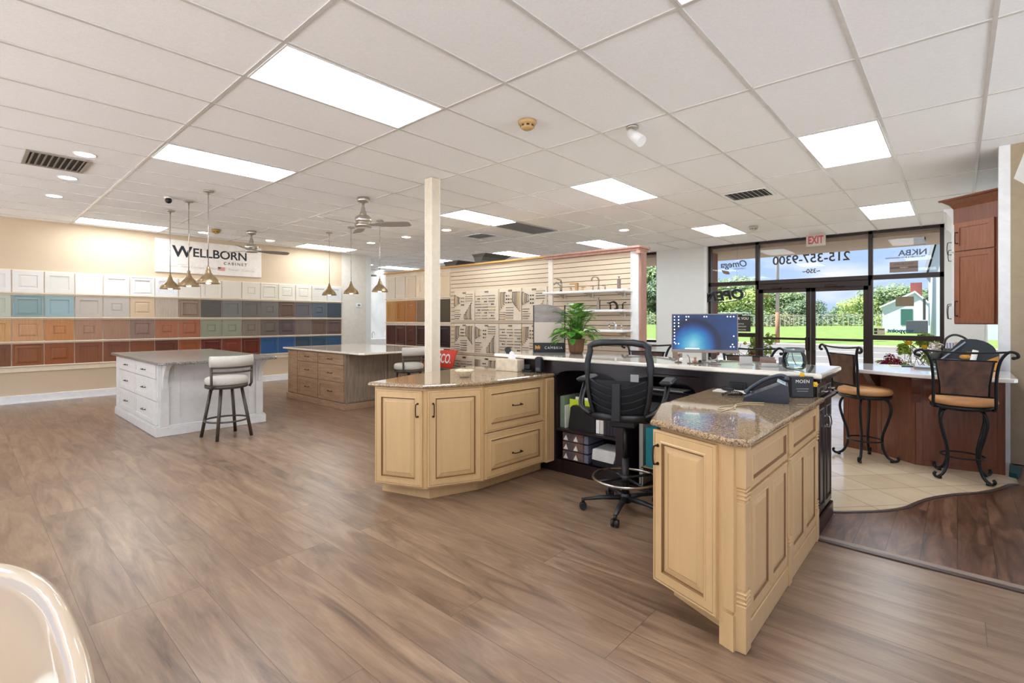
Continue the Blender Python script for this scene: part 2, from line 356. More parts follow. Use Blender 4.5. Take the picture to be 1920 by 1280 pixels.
# detectors, camera, spotlight
def detector(x, y, label, col):
    t = thing('smoke_detector', label, 'smoke detector', (x, y, CZ - .008), 0, 'smoke detectors')
    m = mat('plastic_' + col[1:], col, .5); f = MB(); f.lathe([(.001, 0), (.078, 0), (.078, -.022), (.066, -.03), (.06, -.03), (.058, -.055), (.04, -.068), (.001, -.07)], n=24); f.build('housing', m, t)
    f = MB()
    for k in range(8): a = 2 * PI * k / 8; f.M = Matrix.Rotation(a, 4, 'Z'); f.box((.056, -.012, -.05), (.0605, .012, -.036))
    f.build('vent_slot', m_vd, t)
detector(-2.77, 3.29, 'beige smoke detector nearest the camera', '#c9a36c'); detector(-10.55, 3.3, 'yellowed smoke detector above the white sign', '#b8964a'); detector(-2.8, 9.8, 'grey smoke detector near the storefront', '#bdb7ae')
t = thing('security_camera', 'small black dome security camera on the ceiling left of the pendants', 'camera', (-8.23, 1.97, CZ - .006))
f = MB(); f.lathe([(.001, 0), (.05, 0), (.05, -.02), (.001, -.022)]); f.build('base', m_white, t); f = MB(); f.ball((.02, 0, -.05), .042); f.build('dome', m_black, t)
t = thing('spotlight', 'white ceiling spotlight head above the desk area', 'spotlight', (-2.15, 4.0, CZ - .008))
f = MB(); f.lathe([(.001, 0), (.055, 0), (.055, -.018), (.001, -.02)]); f.cyl((0, 0, -.02), (.0, 0, -.075), .012); f.build('mount', m_metal, t)
f = MB(); f.cyl((-.02, .0, -.05), (.10, -.02, -.16), .042, .05, 20); f.build('lamp_head', m_white, t)
# walls
s_box('wall_left', (-12.0, -4.2, 0), (-11.86, 6.635, CZ), m_beige); s_box('wall_left_end', (-12.0, 6.635, 0), (-11.86, 7.35, CZ), mat('daylight_tinted_wall', '#e2dccf', .9))  # end section: cool daylight on the beige wall is put into its colour
m_far = m_white
s_box('wall_far', (-15.2, 7.35, 0), (-11.86, 7.5, CZ), m_grey)
s_box('wall_end', (-15.25, 7.35, 0), (-15.1, 12, CZ), mat('pale_marble', '#f2f0ee', .25, ns=2.2, na=.09, stretch=(1, 1, .7)))
for nm, a, b in (('baseboard_left', (-11.86, -4.2, 0), (-11.835, 7.35, .135)),):
    mb = MB(); mb.box(a, b, .004); mb.box((-11.86, -4.2, 0), (-11.82, 7.35, .02)); struct(mb.build(nm, m_white))
s_box('wall_back', (-15.2, 11.85, 0), (-12.5, 12.0, CZ), m_grey)
# window band behind the partition and the pier
s_box('wall_pier', (-5.63, 11.72, 0), (-4.40, 12.02, CZ), m_grey)
s_box('trim_4', (-4.43, 11.70, 0), (-4.37, 12.02, CZ), m_white)
mb = MB(); mb.box((-12.5, 11.86, 0), (-5.63, 12.0, .84)); struct(mb.build('wall_under_window', m_grey))
w = MB()
for x in (-12.45, -10.8, -9.1, -7.4, -5.68): w.box((x - .025, 11.86, .84), (x + .025, 11.94, CZ))
w.box((-12.5, 11.86, .84), (-5.63, 11.95, .9)); w.box((-12.5, 11.86, CZ - .06), (-5.63, 11.95, CZ)); t = struct(w.build('window_1', m_alum))
g = MB(); g.box((-12.4, 11.89, .9), (-5.68, 11.895, CZ - .06)); g.build('pane', m_glass, t)
g = MB(); g.box((-12.5, 11.74, .80), (-5.63, 11.9, .84), .005); g.build('window_sill', m_white, t)
# storefront
sf = MB(); Y0, Y1 = 11.80, 11.92
for a, b, z0, z1 in ((-4.37, -4.31, 0, CZ), (-3.335, -3.265, 0, CZ), (-1.29, -1.22, 0, CZ), (-.235, -.175, 0, CZ)): sf.box((a, Y0, z0), (b, Y1, z1), .004)
for z0, z1 in ((3.075, CZ), (2.19, 2.28)): sf.box((-4.37, Y0, z0), (-.175, Y1, z1))
sf.box((-3.3, Y0, 2.08), (-1.25, Y1, 2.2))
for a, b in ((-4.31, -3.335), (-1.22, -.235)): sf.box((a, Y0, 1.03), (b, Y1, 1.12)); sf.box((a, Y0, 0), (b, Y1, .12))
t = struct(sf.build('window_2', m_alum))
for a, b, z0, z1 in ((-4.31, -3.335, .12, 1.03), (-4.31, -3.335, 1.12, 2.19), (-4.31, -3.335, 2.28, 3.075), (-3.265, -1.29, 2.28, 3.075), (-1.22, -.235, .12, 1.03), (-1.22, -.235, 1.12, 2.19), (-1.22, -.235, 2.28, 3.075)):
    g = MB(); g.box((a, 11.858, z0), (b, 11.862, z1)); g.build('pane', m_glass, t)
for k, (a, b, hx) in enumerate(((-3.265, -2.275, -2.33), (-2.265, -1.29, -2.21))):
    d = MB()
    d.box((a, 11.83, .01), (a + .08, 11.88, 2.08)); d.box((b - .08, 11.83, .01), (b, 11.88, 2.08)); d.box((a, 11.83, 2.0), (b, 11.88, 2.08)); d.box((a, 11.83, .01), (b, 11.88, .2)); d.box((a + .08, 11.835, .99), (b - .08, 11.875, 1.035))
    t = struct(d.build('door_%d' % (k + 1), m_alum))
    g = MB(); g.box((a + .08, 11.853, .2), (b - .08, 11.857, 2.0)); g.build('pane', m_glass, t)
    h = MB(); s = 1 if k else -1; h.box((hx - .03, 11.77, .78), (hx + .03, 11.83, 1.06), .01); h.box((a + .1, 11.79, 1.0), (b - .1, 11.815, 1.03), .005); h.build('push_bar', m_alum, t)
    c = MB(); c.box((a + .25, 11.76, 2.085), (a + .45, 11.80, 2.125), .006); c.tube([(a + .4, 11.78, 2.08), (a + .5, 11.74, 2.075), (a + .6, 11.8, 2.09)], .006); c.build('door_closer', m_bronze, t)
s_box('wall_right_front', (-.175, 11.8, 0), (.35, 12.0, CZ), m_grey)
w = MB(); w.box((.35, 11.82, .85), (.39, 11.9, CZ)); w.box((.86, 11.82, .85), (.9, 11.9, CZ)); w.box((.35, 11.82, .85), (.9, 11.9, .9)); w.box((.35, 11.82, 2.6), (.9, 11.9, CZ)); w.box((.6, 11.82, .85), (.63, 11.9, 2.6)); t = struct(w.build('window_3', m_white))
g = MB(); g.box((.39, 11.858, .9), (.86, 11.862, 2.6)); g.build('pane', m_glass, t)
s_box('wall_right_low', (.35, 11.8, 0), (.9, 12.0, .85), m_grey)
s_box('wall_right', (.9, 7.02, 0), (1.05, 12.0, CZ), m_grey)
s_box('wall_pillar', (.306, 6.9, 0), (.388, 7.02, CZ), m_white)
s_box('wall_stub', (.388, 6.9, 0), (1.3, 7.02, CZ), mat('tan_wall_paint', '#ab987d', .9))
# square pole
t = thing('support_pole', 'square cream support pole from floor to ceiling behind the cream cabinet', 'pole', (-4.765, 3.865, 0))
f = MB(); f.box((-.062, -.062, 0), (.062, .062, CZ - .008), .002); f.build('shaft', mat('pole_cream', '#e6d9c2', .6), t)
f = MB()
for sx in (-1, 1):
    for sy in (-1, 1): f.box((sx * .058, sy * .058, .002), (sx * .066, sy * .066, CZ - .009))
f.build('corner_bead', mat('pole_bead', '#f0eadd', .5), t)
t = thing('tub_surround', 'white tub deck under the marble wall in the far room', 'bathtub', (-14.75, 9.2, 0))
mb = MB(); mb.box((-.34, -1.5, 0), (.34, 1.5, .78), .01); mb.build('deck', m_white, t)
mb = MB(); mb.tube(bez([(-.2, .3, .78), (-.2, .3, .95), (-.12, .3, 1.0), (-.05, .3, .93)], 5), .015, 8); mb.build('spout', m_metal, t)
# ================================================================== CABINETRY
RAISED = [(0, 0), (0, .017), (.003, .021), (.012, .021), (.014, .0195, 1), (.016, .021), (.05, .021), (.053, .024), (.06, .024), (.064, .013, 1), (.070, .013, 1), (.074, .014), (.10, .020), (.101, .0185, 1), (.104, .0195)]
SHAKER = [(0, 0), (0, .018), (.002, .02), (.055, .02), (.057, .011)]
SLAB = [(0, 0), (0, .018), (.002, .02)]
def handle(mb, x, z, L, vert=True, proj=.03, y=-.022, r=.0045):
    """arched bar pull, outward -y"""
    a, b = (-L / 2, L / 2)
    f = (lambda t, p: (x, y - p, z + t)) if vert else (lambda t, p: (x + t, y - p, z))
    mb.tube(bez([f(a, 0), f(a, proj * .8), f(a * .8, proj), f(0, proj * 1.1), f(b * .8, proj), f(b, proj * .8), f(b, 0)], 5), r, 7)
    for t in (a, b): mb.cyl(f(t, 0), f(t, .006), r * 2, r * 1.6, 8)
def front(kind, parent, mats, M, w, h, prof, pull=None, name=None, hm=None):
    mb = MB(); mb.M = M; mb.panel(w, h, prof)
    d = mb.build(name or kind, mats, parent)
    if pull:
        hb = MB(); hb.M = M; handle(hb, *pull); hb.build('handle', hm or m_bronze, d)
    return d
def Mx(p, d):  # local x along direction d (2d), outward is to the right-hand side of it (-y)
    return at((p[0], p[1], p[2] if len(p) > 2 else 0), math.atan2(d[1], d[0]))
CRM = [m_cream, m_glaze]
# --- left cream cabinet
t = thing('base_cabinet', 'cream angled base cabinet with two doors and two drawers before the square pole', 'cabinet', (-3.3, 3.0, 0))
inv = Matrix.Translation((3.3, -3.0, 0))
A_, B_, C_, D_ = Vector((-3.50, 2.25)), Vector((-3.085, 2.43)), Vector((-2.885, 2.865)), Vector((-2.85, 3.74))
mb = MB(); mb.M = inv; body = [A_, B_, C_, D_, Vector((-3.86, 3.72)), Vector((-3.70, 2.86))]; mb.prism([tuple(p) for p in body], .10, .882)
mb.build('carcass', m_cream, t)
mb = MB(); mb.M = inv; mb.prism([(-3.56, 2.36), (-3.12, 2.50), (-2.985, 2.90), (-2.95, 3.70), (-3.80, 3.68), (-3.66, 2.90)], 0, .10); mb.build('toe_kick', m_cream, t)
e = (B_ - A_); front('door', t, CRM, inv @ Mx((*(A_ + e.normalized() * .012), .115), e), e.length - .03, .75, RAISED, (e.length - .065, .60, .10))
e = (C_ - B_); front('door', t, CRM, inv @ Mx((*(B_ + e.normalized() * .018), .115), e), e.length - .03, .75, RAISED, (.04, .60, .10))
e = (D_ - C_); M = inv @ Mx((*(C_ + e.normalized() * .012), .115), e)
front('drawer', t, CRM, M, .73, .37, RAISED, (.365, .16, .10, False)); front('drawer', t, CRM, inv @ Mx((*(C_ + e.normalized() * .012), .495), e), .73, .37, RAISED, (.365, .19, .10, False))
mb = MB(); mb.M = inv @ Mx((*(C_ + e.normalized() * .76), .10), e)
mb.box((0, -.035, 0), (.112, .02, .78), .003); mb.mi = 1
for k in range(4): mb.box((.018 + .023 * k, -.0365, .02), (.022 + .023 * k, -.0345, .76))
mb.build('fluted_pilaster', CRM, t)
def counter(name, label, cat, poly, z0, z1, m, bev):
    mb = MB(); mb.prism(poly, z0, z1, bev); return tag(mb.build(name, m), label, cat)
counter('countertop', 'polished tan granite countertop on the left cream cabinet, holding the tissue box', 'countertop', [(-3.53, 2.205), (-3.06, 2.39), (-2.855, 2.845), (-2.81, 3.735), (-3.93, 3.735), (-3.74, 2.82)], .884, .917, m_gran, .012)
# --- right cream peninsula
t = thing('base_cabinet', 'cream glazed peninsula cabinet nearest the camera with turned corner posts', 'cabinet', (-.95, 3.0, 0)); inv = Matrix.Translation((.95, -3.0, 0))
mb = MB(); mb.M = inv; mb.prism([(-1.11, 2.36), (-.765, 2.225), (-.69, 2.25), (-.69, 3.72), (-1.31, 3.72), (-1.29, 2.84)], .10, .882); mb.build('carcass', m_cream, t)
mb = MB(); mb.M = inv; mb.prism([(-1.09, 2.47), (-.76, 2.33), (-.70, 2.34), (-.70, 3.71), (-1.25, 3.71), (-1.22, 2.9)], 0, .10); mb.build('toe_kick', m_cream, t)
e = Vector((-.768 + 1.14, 2.22 - 2.352)); 
front('door', t, CRM, inv @ Mx((-1.135, 2.357, .115), e), .375, .755, RAISED, (.035, .635, .09))
def post(y, w=.07):
    mb = MB(); mb.M = inv; x0, x1 = -.715, -.665
    mb.box((x0, y, 0), (x1, y + w, .20), .003); mb.box((x0, y, .70), (x1, y + w, .882), .003)
    mb.box((x0, y + .005, .26), (x1 - .004, y + w - .005, .64), .008)
    for z in (.205, .225, .243, .648, .666, .684): mb.box((x0 - .001, y + .002, z), (x1 + .001, y + w - .002, z + .012), .005)
    mb.box((x0, y + .008, .2), (x1 - .008, y + w - .008, .70)); mb.build('turned_post', m_cream, t)
post(2.225); post(2.955, .06); post(3.66, .06)
mb = MB(); mb.M = inv @ Mx((-.775, 2.243, 0), (.06, -.02)); mb.box((0, -.012, 0), (.07, .02, .15)); mb.box((0, -.010, .17), (.07, .02, .882)); mb.build('corner_filler', m_cream, t)
mb = MB(); mb.M = inv; mb.box((-.70, 2.295, 0), (-.672, 3.66, .105), .003); mb.box((-.70, 2.295, .105), (-.678, 3.66, .13), .006); mb.build('base_moulding', m_cream, t)
BEAD = [(0, 0), (0, .015), (.003, .019), (.035, .019), (.038, .021), (.043, .021), (.047, .012, 1), (.052, .013), (.075, .019), (.08, .018)]
DRW = [(0, 0), (0, .015), (.003, .019), (.03, .019), (.033, .022), (.038, .022), (.044, .010, 1), (.048, .010)]
for y, n in ((2.30, 0), (3.02, 1)):
    L_ = .64
    M = inv @ Mx((-.69, y, .68), (0, 1)); front('drawer_front', t, CRM, M, L_, .175, DRW)
    for k in range(2): front('door', t, CRM, inv @ Mx((-.69, y + k * L_ / 2 + .002, .135), (0, 1)), L_ / 2 - .004, .53, BEAD)
counter('countertop', 'polished tan granite countertop on the near peninsula, holding the desk phone', 'countertop', [(-1.155, 2.335), (-.72, 2.17), (-.64, 2.195), (-.64, 3.738), (-1.35, 3.738), (-1.33, 2.81)], .884, .917, m_gran, .012)
# --- dark reception desk
t = thing('reception_desk', 'espresso reception desk with arched knee space and open shelves beneath the raised quartz bar', 'desk', (-2.0, 4.0, 0)); inv = Matrix.Translation((2.0, -4.0, 0))
F0, F1 = 3.745, 3.775
mb = MB(); mb.M = inv
mb.box((-3.3, F0, .0), (-2.80, F1, 1.03)); mb.box((-2.80, F0, .98), (-1.45, F1, 1.03)); mb.box((-1.45, F0, 0), (-.70, F1, 1.03)); mb.box((-2.17, F0, 0), (-2.10, F1, .98)); mb.box((-2.80, F0, 0), (-2.17, F1, .12))
def arch(x0, x1, zt, zs):   # spandrels between springing height zs and top zt
    n = 14; cx = (x0 + x1) / 2; pts = [(x0 + (x1 - x0) * i / n, zs + (zt - .02 - zs) * math.sqrt(max(0, 1 - (2 * i / n - 1) ** 2))) for i in range(n + 1)]
    for a, b in zip(pts, pts[1:]):
        v = [mb.v(q) for q in ((a[0], F0, a[1]), (b[0], F0, b[1]), (b[0], F0, zt), (a[0], F0, zt), (a[0], F1, a[1]), (b[0], F1, b[1]), (b[0], F1, zt), (a[0], F1, zt))]
        for f in ((0, 1, 2, 3), (7, 6, 5, 4), (0, 4, 5, 1), (2, 6, 7, 3)): mb._f([v[i] for i in f])
arch(-2.80, -2.17, .98, .90); arch(-2.10, -1.45, .985, .80)
mb.build('front_panel', m_dkwood, t)
mb = MB(); mb.M = inv; mb.box((-2.80, F1, .0), (-1.40, 4.22, .03)); mb.box((-3.3, 4.22, 0), (-.69, 4.25, 1.03)); mb.box((-2.83, F1, 0), (-2.80, 4.22, .98)); mb.box((-1.45, F1, 0), (-1.42, 4.22, .98)); mb.box((-2.15, F1, 0), (-2.12, 4.22, .98)); mb.box((-3.3, F1, .0), (-3.27, 4.22, 1.03)); mb.build('carcass', m_dkwood, t)
for z in (.12, .405): mb = MB(); mb.M = inv; mb.box((-2.80, F0 + .005, z - .02), (-2.15, 4.22, z)); mb.build('shelf', m_dkwood, t)
mb = MB(); mb.M = inv; mb.box((-2.12, F0 + .08, .80), (-1.45, 4.22, .82)); mb.build('shelf', m_dkwood, t)
# dark end cabinets facing +x
DKM = [m_dkwood, m_dkwood]
mb = MB(); mb.M = inv; mb.box((-.98, F1, .0), (-.70, 4.22, 1.03)); mb.build('end_cabinet', m_dkwood, t)
for a_, b_ in (((-.70, 3.75, 0), (-.672, 4.25, .11)), ((-.71, 3.75, .87), (-.655, 4.26, .90)), ((-.71, 3.75, 1.005), (-.66, 4.27, 1.035))):
    mb = MB(); mb.M = inv; mb.box(a_, b_, .007); mb.build('moulding', m_dkwood, t)
for k in range(2):
    y = 3.765 + k * .238
    front('door', t, DKM, inv @ Mx((-.70, y, .125), (0, 1)), .232, .735, [(0, 0), (0, .015), (.003, .019), (.04, .019), (.045, .024), (.05, .012), (.075, .02)], (.03 if k else .2, .60, .07), hm=m_metal)
    front('drawer', t, DKM, inv @ Mx((-.70, y, .905), (0, 1)), .232, .095, [(0, 0), (0, .015), (.003, .019), (.03, .019), (.034, .022), (.038, .012)], (.116, .035, .05, False), hm=m_metal)
mb = MB(); mb.M = inv
mb.box((-1.235, 3.739, .895), (-1.115, 3.746, .97), .003); mb.box((-1.21, 3.735, .91), (-1.14, 3.74, .955), .002); mb.build('outlet_plate', m_black, t)
# raised quartz bar
m_bar = mat('veined_white_quartz', '#e2dacb', .05, ns=5, na=.04, coat=.6)
counter('countertop', 'raised white quartz bar top carrying the monitor and the plant', 'countertop', [(-3.56, 3.70), (-.645, 3.685), (-.645, 4.40), (-3.30, 4.44), (-3.56, 4.36)], 1.037, 1.073, m_bar, .010)

# --- islands
def cab_handle(mb, x, z, L=.1, y=-.022): handle(mb, x, z, L, False, .022, y, .005)
m_wcab = mat('white_painted_cabinet', '#e7e4df', .4); m_wtop = granite('grey_flecked_granite', ['#4a4541', '#716c66', '#89847e', '#9a958f'], 120, .35)
t = thing('kitchen_island', 'white painted kitchen island with six drawers under a grey stone top', 'island', (-8.3, 2.2, 0)); inv = Matrix.Translation((8.3, -2.2, 0))
mb = MB(); mb.M = inv; mb.box((-9.46, 1.62, .0), (-7.20, 2.84, .885)); mb.build('carcass', m_wcab, t)
mb = MB(); mb.M = inv; mb.box((-9.49, 1.59, 0), (-7.17, 2.87, .11), .004); mb.box((-9.48, 1.60, .11), (-7.18, 2.86, .125), .006); mb.build('base_moulding', m_wcab, t)
for c, (xa, xb) in enumerate(((-9.20, -8.30), (-8.28, -7.24))):
    for r, (za, zb) in enumerate(((.135, .42), (.43, .69), (.70, .87))):
        w = xb - xa; front('drawer', t, m_wcab, inv @ Mx((xa, 1.62, za), (1, 0)), w, zb - za, SHAKER, (w / 2, (zb - za) / 2, .13, False, .028))
front('end_panel', t, m_wcab, inv @ Mx((-9.45, 1.62, .135), (1, 0)), .23, .735, SHAKER)
for y in (1.64, 2.74):
    mb = MB(); mb.M = inv
    mb.box((-7.20, y, .125), (-7.178, y + .09, .885), .002); prof = [(0, 0), (.02, 0)] + [(.02 + .24 * (1 - math.cos(a * PI / 16)), .30 * math.sin(a * PI / 16)) for a in range(1, 9)] + [(0, .30)]
    ring = []
    for yy in (y + .02, y + .07): ring.append([mb.v((-7.178 + p[0], yy, .583 + p[1])) for p in prof])
    mb.loft(ring); mb.build('corbel', m_wcab, t)
mb = MB(); mb.M = inv; mb.M = inv @ Mx((-7.20, 1.78, .14), (0, 1)); mb.panel(.94, .72, [(0, 0), (0, .006), (.07, .006), (.072, .001)]); mb.build('back_panel', m_wcab, t)
counter('countertop', 'grey stone countertop overhanging the white island', 'countertop', [(-9.52, 1.55), (-6.90, 1.55), (-6.84, 1.61), (-6.84, 2.86), (-6.88, 2.90), (-9.52, 2.90)], .887, .922, m_wtop, .007)
m_oak = wood('light_driftwood', '#b08f72', '#927257', .5, False); m_oakg = wood('greyed_driftwood', '#9c8a76', '#7d6c5b', .5)
t = thing('kitchen_island', 'driftwood brown kitchen island with a white top behind the cream cabinet', 'island', (-8.1, 4.8, 0)); inv = Matrix.Translation((8.1, -4.8, 0))
mb = MB(); mb.M = inv; mb.box((-9.12, 4.05, 0), (-7.12, 5.55, .885)); mb.build('carcass', m_oakg, t)
mb = MB(); mb.M = inv; mb.box((-9.15, 4.02, 0), (-7.09, 5.58, .10), .004); mb.build('base_moulding', m_oak, t)
for c, (xa, xb) in enumerate(((-8.72, -7.99), (-7.97, -7.16))):
    for r, (za, zb) in enumerate(((.115, .42), (.43, .69), (.70, .87))):
        w = xb - xa; front('drawer', t, m_oak, inv @ Mx((xa, 4.05, za), (1, 0)), w, zb - za, SHAKER, (w / 2, (zb - za) / 2, .12, False, .028), hm=m_bronze)
front('end_panel', t, m_oak, inv @ Mx((-9.10, 4.05, .115), (1, 0)), .36, .755, SHAKER)
for k in range(2): front('back_panel', t, m_oakg, inv @ Mx((-7.12, 4.09 + k * .73, .115), (0, 1)), .71, .755, SHAKER)
counter('countertop', 'cream white quartz countertop overhanging the driftwood island', 'countertop', [(-9.25, 4.0), (-6.66, 4.0), (-6.60, 4.06), (-6.60, 5.6), (-9.25, 5.6)], .887, .918, mat('warm_white_quartz', '#eadfce', .08, coat=.4), .006)

# --- wine red bar on the right
m_chry = wood('cherry_panel', '#7e4a33', '#673a27', .3); m_chd = wood('cherry_dark', '#5e2f20', '#4a2418', .3)
t = thing('breakfast_bar', 'cherry wood faceted breakfast bar base behind the two near stools', 'bar', (-.3, 6.6, 0)); inv = Matrix.Translation((.3, -6.6, 0))
base = [(-.945, 6.60), (-.63, 6.50), (-.30, 6.225), (.325, 6.345), (.325, 6.88), (-.30, 6.88), (-.94, 6.95)]
mb = MB(); mb.M = inv; mb.prism(base, 0, .875); mb.build('carcass', m_chry, t)
for a, b in ((0, 1), (1, 2), (2, 3)):
    p, q = Vector(base[a]), Vector(base[b]); w = (q - p).length
    front('panel', t, m_chry, inv @ Mx((p.x, p.y, .01), q - p), w - .004, .86, [(0, 0), (0, .006), (.05, .006), (.052, .002)])
for p, d in (((-.63, 6.50), (.32, -.2)), ((-.30, 6.225), (.3, .02))):
    mb = MB(); mb.M = inv @ Mx((p[0], p[1], 0), d); r2 = []
    pr = [(0, .875), (0, .62), (.02, .62), (.04, .70), (.11, .78), (.16, .85), (.16, .875)]
    for x in (-.035, .035): r2.append([mb.v((x, -q[0], q[1])) for q in pr])
    mb.loft(r2); mb.build('corbel', m_chd, t)
m_qw = mat('pale_veined_quartz', '#e8e4df', .05, ns=3, na=.035, coat=.6)
top = [(p.x, p.y) for p in bez([(-.98, 6.22, 0), (-.72, 6.115, 0), (-.29, 5.95, 0), (.02, 5.945, 0), (.36, 6.0, 0)], 6)] + [(.385, 6.03), (.385, 6.88), (-.1, 6.88), (-.35, 7.0), (-.98, 7.02)]
counter('countertop', 'pale quartz top of the cherry breakfast bar beside the tan wall', 'countertop', top, .877, .915, m_qw, .007)
# teal shoe moulding offcut on floor
mb = MB(); mb.prism([(.345, 6.30), (.40, 6.27), (.45, 6.6), (.37, 6.7)], .012, .05, .004); tag(mb.build('plastic_wrap', mat('teal_plastic', '#0d4a50', .4)), 'dark teal plastic wrap on the floor at the right end of the cherry bar', 'plastic')
# diagonal upper cabinet
t = thing('wall_cabinet', 'tall cherry shaker wall cabinet with crown moulding hanging above the breakfast bar', 'cabinet', (0, 7.36, 1.37)); ang = math.atan2(-.606, .796)
M = Matrix.Rotation(ang, 4, 'Z')
m_ch2 = wood('cherry_cabinet', '#945c3f', '#7d4a31', .32)
mb = MB(); mb.M = M; mb.box((-.03, .0, 0), (.47, .42, 1.28)); mb.build('carcass', m_chry, t)
def crown(mb, x0, x1, y0, z, h, p):
    pr = [(0, 0), (.02, .02), (.03, .08), (.3, .5), (.75, .82), (.95, .86), (1, 1)]
    ring = []
    for u, v_ in pr: o = p * u; ring.append([mb.v(q) for q in ((x0 - o, y0 - o, z + h * v_), (x1 + o * .2, y0 - o, z + h * v_), (x1 + o * .2, y0 + .35, z + h * v_), (x0 - o, y0 + .35, z + h * v_))])
    mb.loft(ring)
mb = MB(); mb.M = M; mb.box((-.035, -.008, 1.10), (.475, .05, 1.28)); crown(mb, -.03, .46, 0, 1.25, .13, .10); mb.build('crown_moulding', m_chry, t)
front('door', t, m_ch2, M @ at((-.02, 0, .80)), .39, .31, SHAKER, (.035, .145, .12)); front('door', t, m_ch2, M @ at((-.02, 0, .01)), .39, .78, SHAKER, (.035, .16, .16))
# white wall cabinets seen edge-on behind it
for k, (y0, y1, lb) in enumerate(((7.62, 8.3, 'nearer'), (8.32, 9.2, 'farther'))):
    t = thing('wall_cabinet', 'white wall cabinet with black pulls beyond the cherry cabinet, the %s one' % lb, 'cabinet', (.3, (y0 + y1) / 2, 1.37)); h = (y1 - y0) / 2
    mb = MB(); mb.box((-.33, -h, 0), (.58, h, 1.18)); mb.build('carcass', m_white, t)
    mb = MB(); mb.M = Matrix.Translation((-.33, h, 1.18)) @ Matrix.Rotation(-PI / 2, 4, 'Z'); crown(mb, 0, 2 * h, 0, -.06, .20, .09) if k == 0 else crown(mb, .1, 2 * h, 0, -.06, .20, .09); mb.build('crown_moulding', m_white, t)
    front('door', t, m_white, at((-.33, h - .005, .83), -PI / 2), 2 * h - .01, .33, SHAKER, (.06, .1, .15, True, .04), hm=m_black)
    front('door', t, m_white, at((-.33, h - .005, .01), -PI / 2), 2 * h - .01, .80, SHAKER, (.06, .14, .18, True, .04), hm=m_black)
# tall white unit at right edge
t = thing('tall_cabinet', 'tall white cabinet with crown moulding at the right edge of the picture', 'cabinet', (.9, 5.55, 0))
mb = MB(); mb.box((-.46, -.6, 0), (.6, .42, 2.55)); mb.build('carcass', m_white, t)
mb = MB(); mb.M = Matrix.Translation((-.46, .42, 2.5)) @ Matrix.Rotation(-PI / 2, 4, 'Z'); pr = [(0, 0), (.02, .02), (.3, .5), (.8, .85), (1, 1)]; ring = []
for u, v_ in pr: o = .08 * u; ring.append([mb.v(q) for q in ((-o, -o, .13 * v_), (1.02, -o, .13 * v_), (1.02, 1.0, .13 * v_), (-o, 1.0, .13 * v_))])
mb.loft(ring); mb.build('crown_moulding', m_white, t)
mb = MB(); mb.box((-.475, -.615, 0), (.6, .435, .11), .004); mb.build('base_moulding', m_white, t)
# bathtub bottom-left
t = thing('bathtub', 'glossy white freestanding bathtub cut off at the lower left corner', 'bathtub', (-1.75, -.18, 0)); m_tub = mat('glossy_acrylic', '#cfbaa2', .05, ns=2, na=.01, coat=.8)
def se(a, b, z, n=56, e=2.6):
    out = []
    for i in range(n):
        th = 2 * PI * i / n; c_, s_ = math.cos(th), math.sin(th)
        out.append((a * math.copysign(abs(c_) ** (2 / e), c_), b * math.copysign(abs(s_) ** (2 / e), s_), z))
    return out
mb = MB(); mb.sm = True
prof = [(.62, .26, 0), (.66, .29, .02), (.70, .33, .25), (.80, .385, .53), (.83, .40, .575), (.83, .40, .59), (.815, .385, .597), (.79, .36, .59), (.76, .34, .55), (.66, .27, .20), (.5, .2, .13)]
mb.loft([[mb.v(q) for q in se(a, b, z)] for a, b, z in prof]); mb.build('shell', m_tub, t)
mb = MB(); mb.lathe([(.001, 0), (.03, 0), (.03, .006), (.001, .008)], c=(-.2, 0, .131)); mb.build('drain', m_metal, t)
# ================================================================== SAMPLE DOOR WALL
m_rail = mat('cream_display_rail', '#f0dfc6', .7)
mb = MB(); mb.box((-11.858, -.3, .53), (-11.832, 6.63, 2.27)); 
t = tag(mb.build('display_board', m_rail), 'cream backing board carrying four rows of sample doors on the beige wall', 'display board')
for z, lb in ((.632, 'lowest'), (1.045, 'second lowest'), (1.46, 'second highest'), (1.877, 'highest')):
    mb = MB(); mb.box((-11.8315, -.3, z - .012), (-11.79, 6.63, z + .004), .003); tag(mb.build('display_rail', m_rail), '%s cream ledge carrying sample doors along the beige wall' % lb, 'ledge', 'sample ledges on the beige wall')
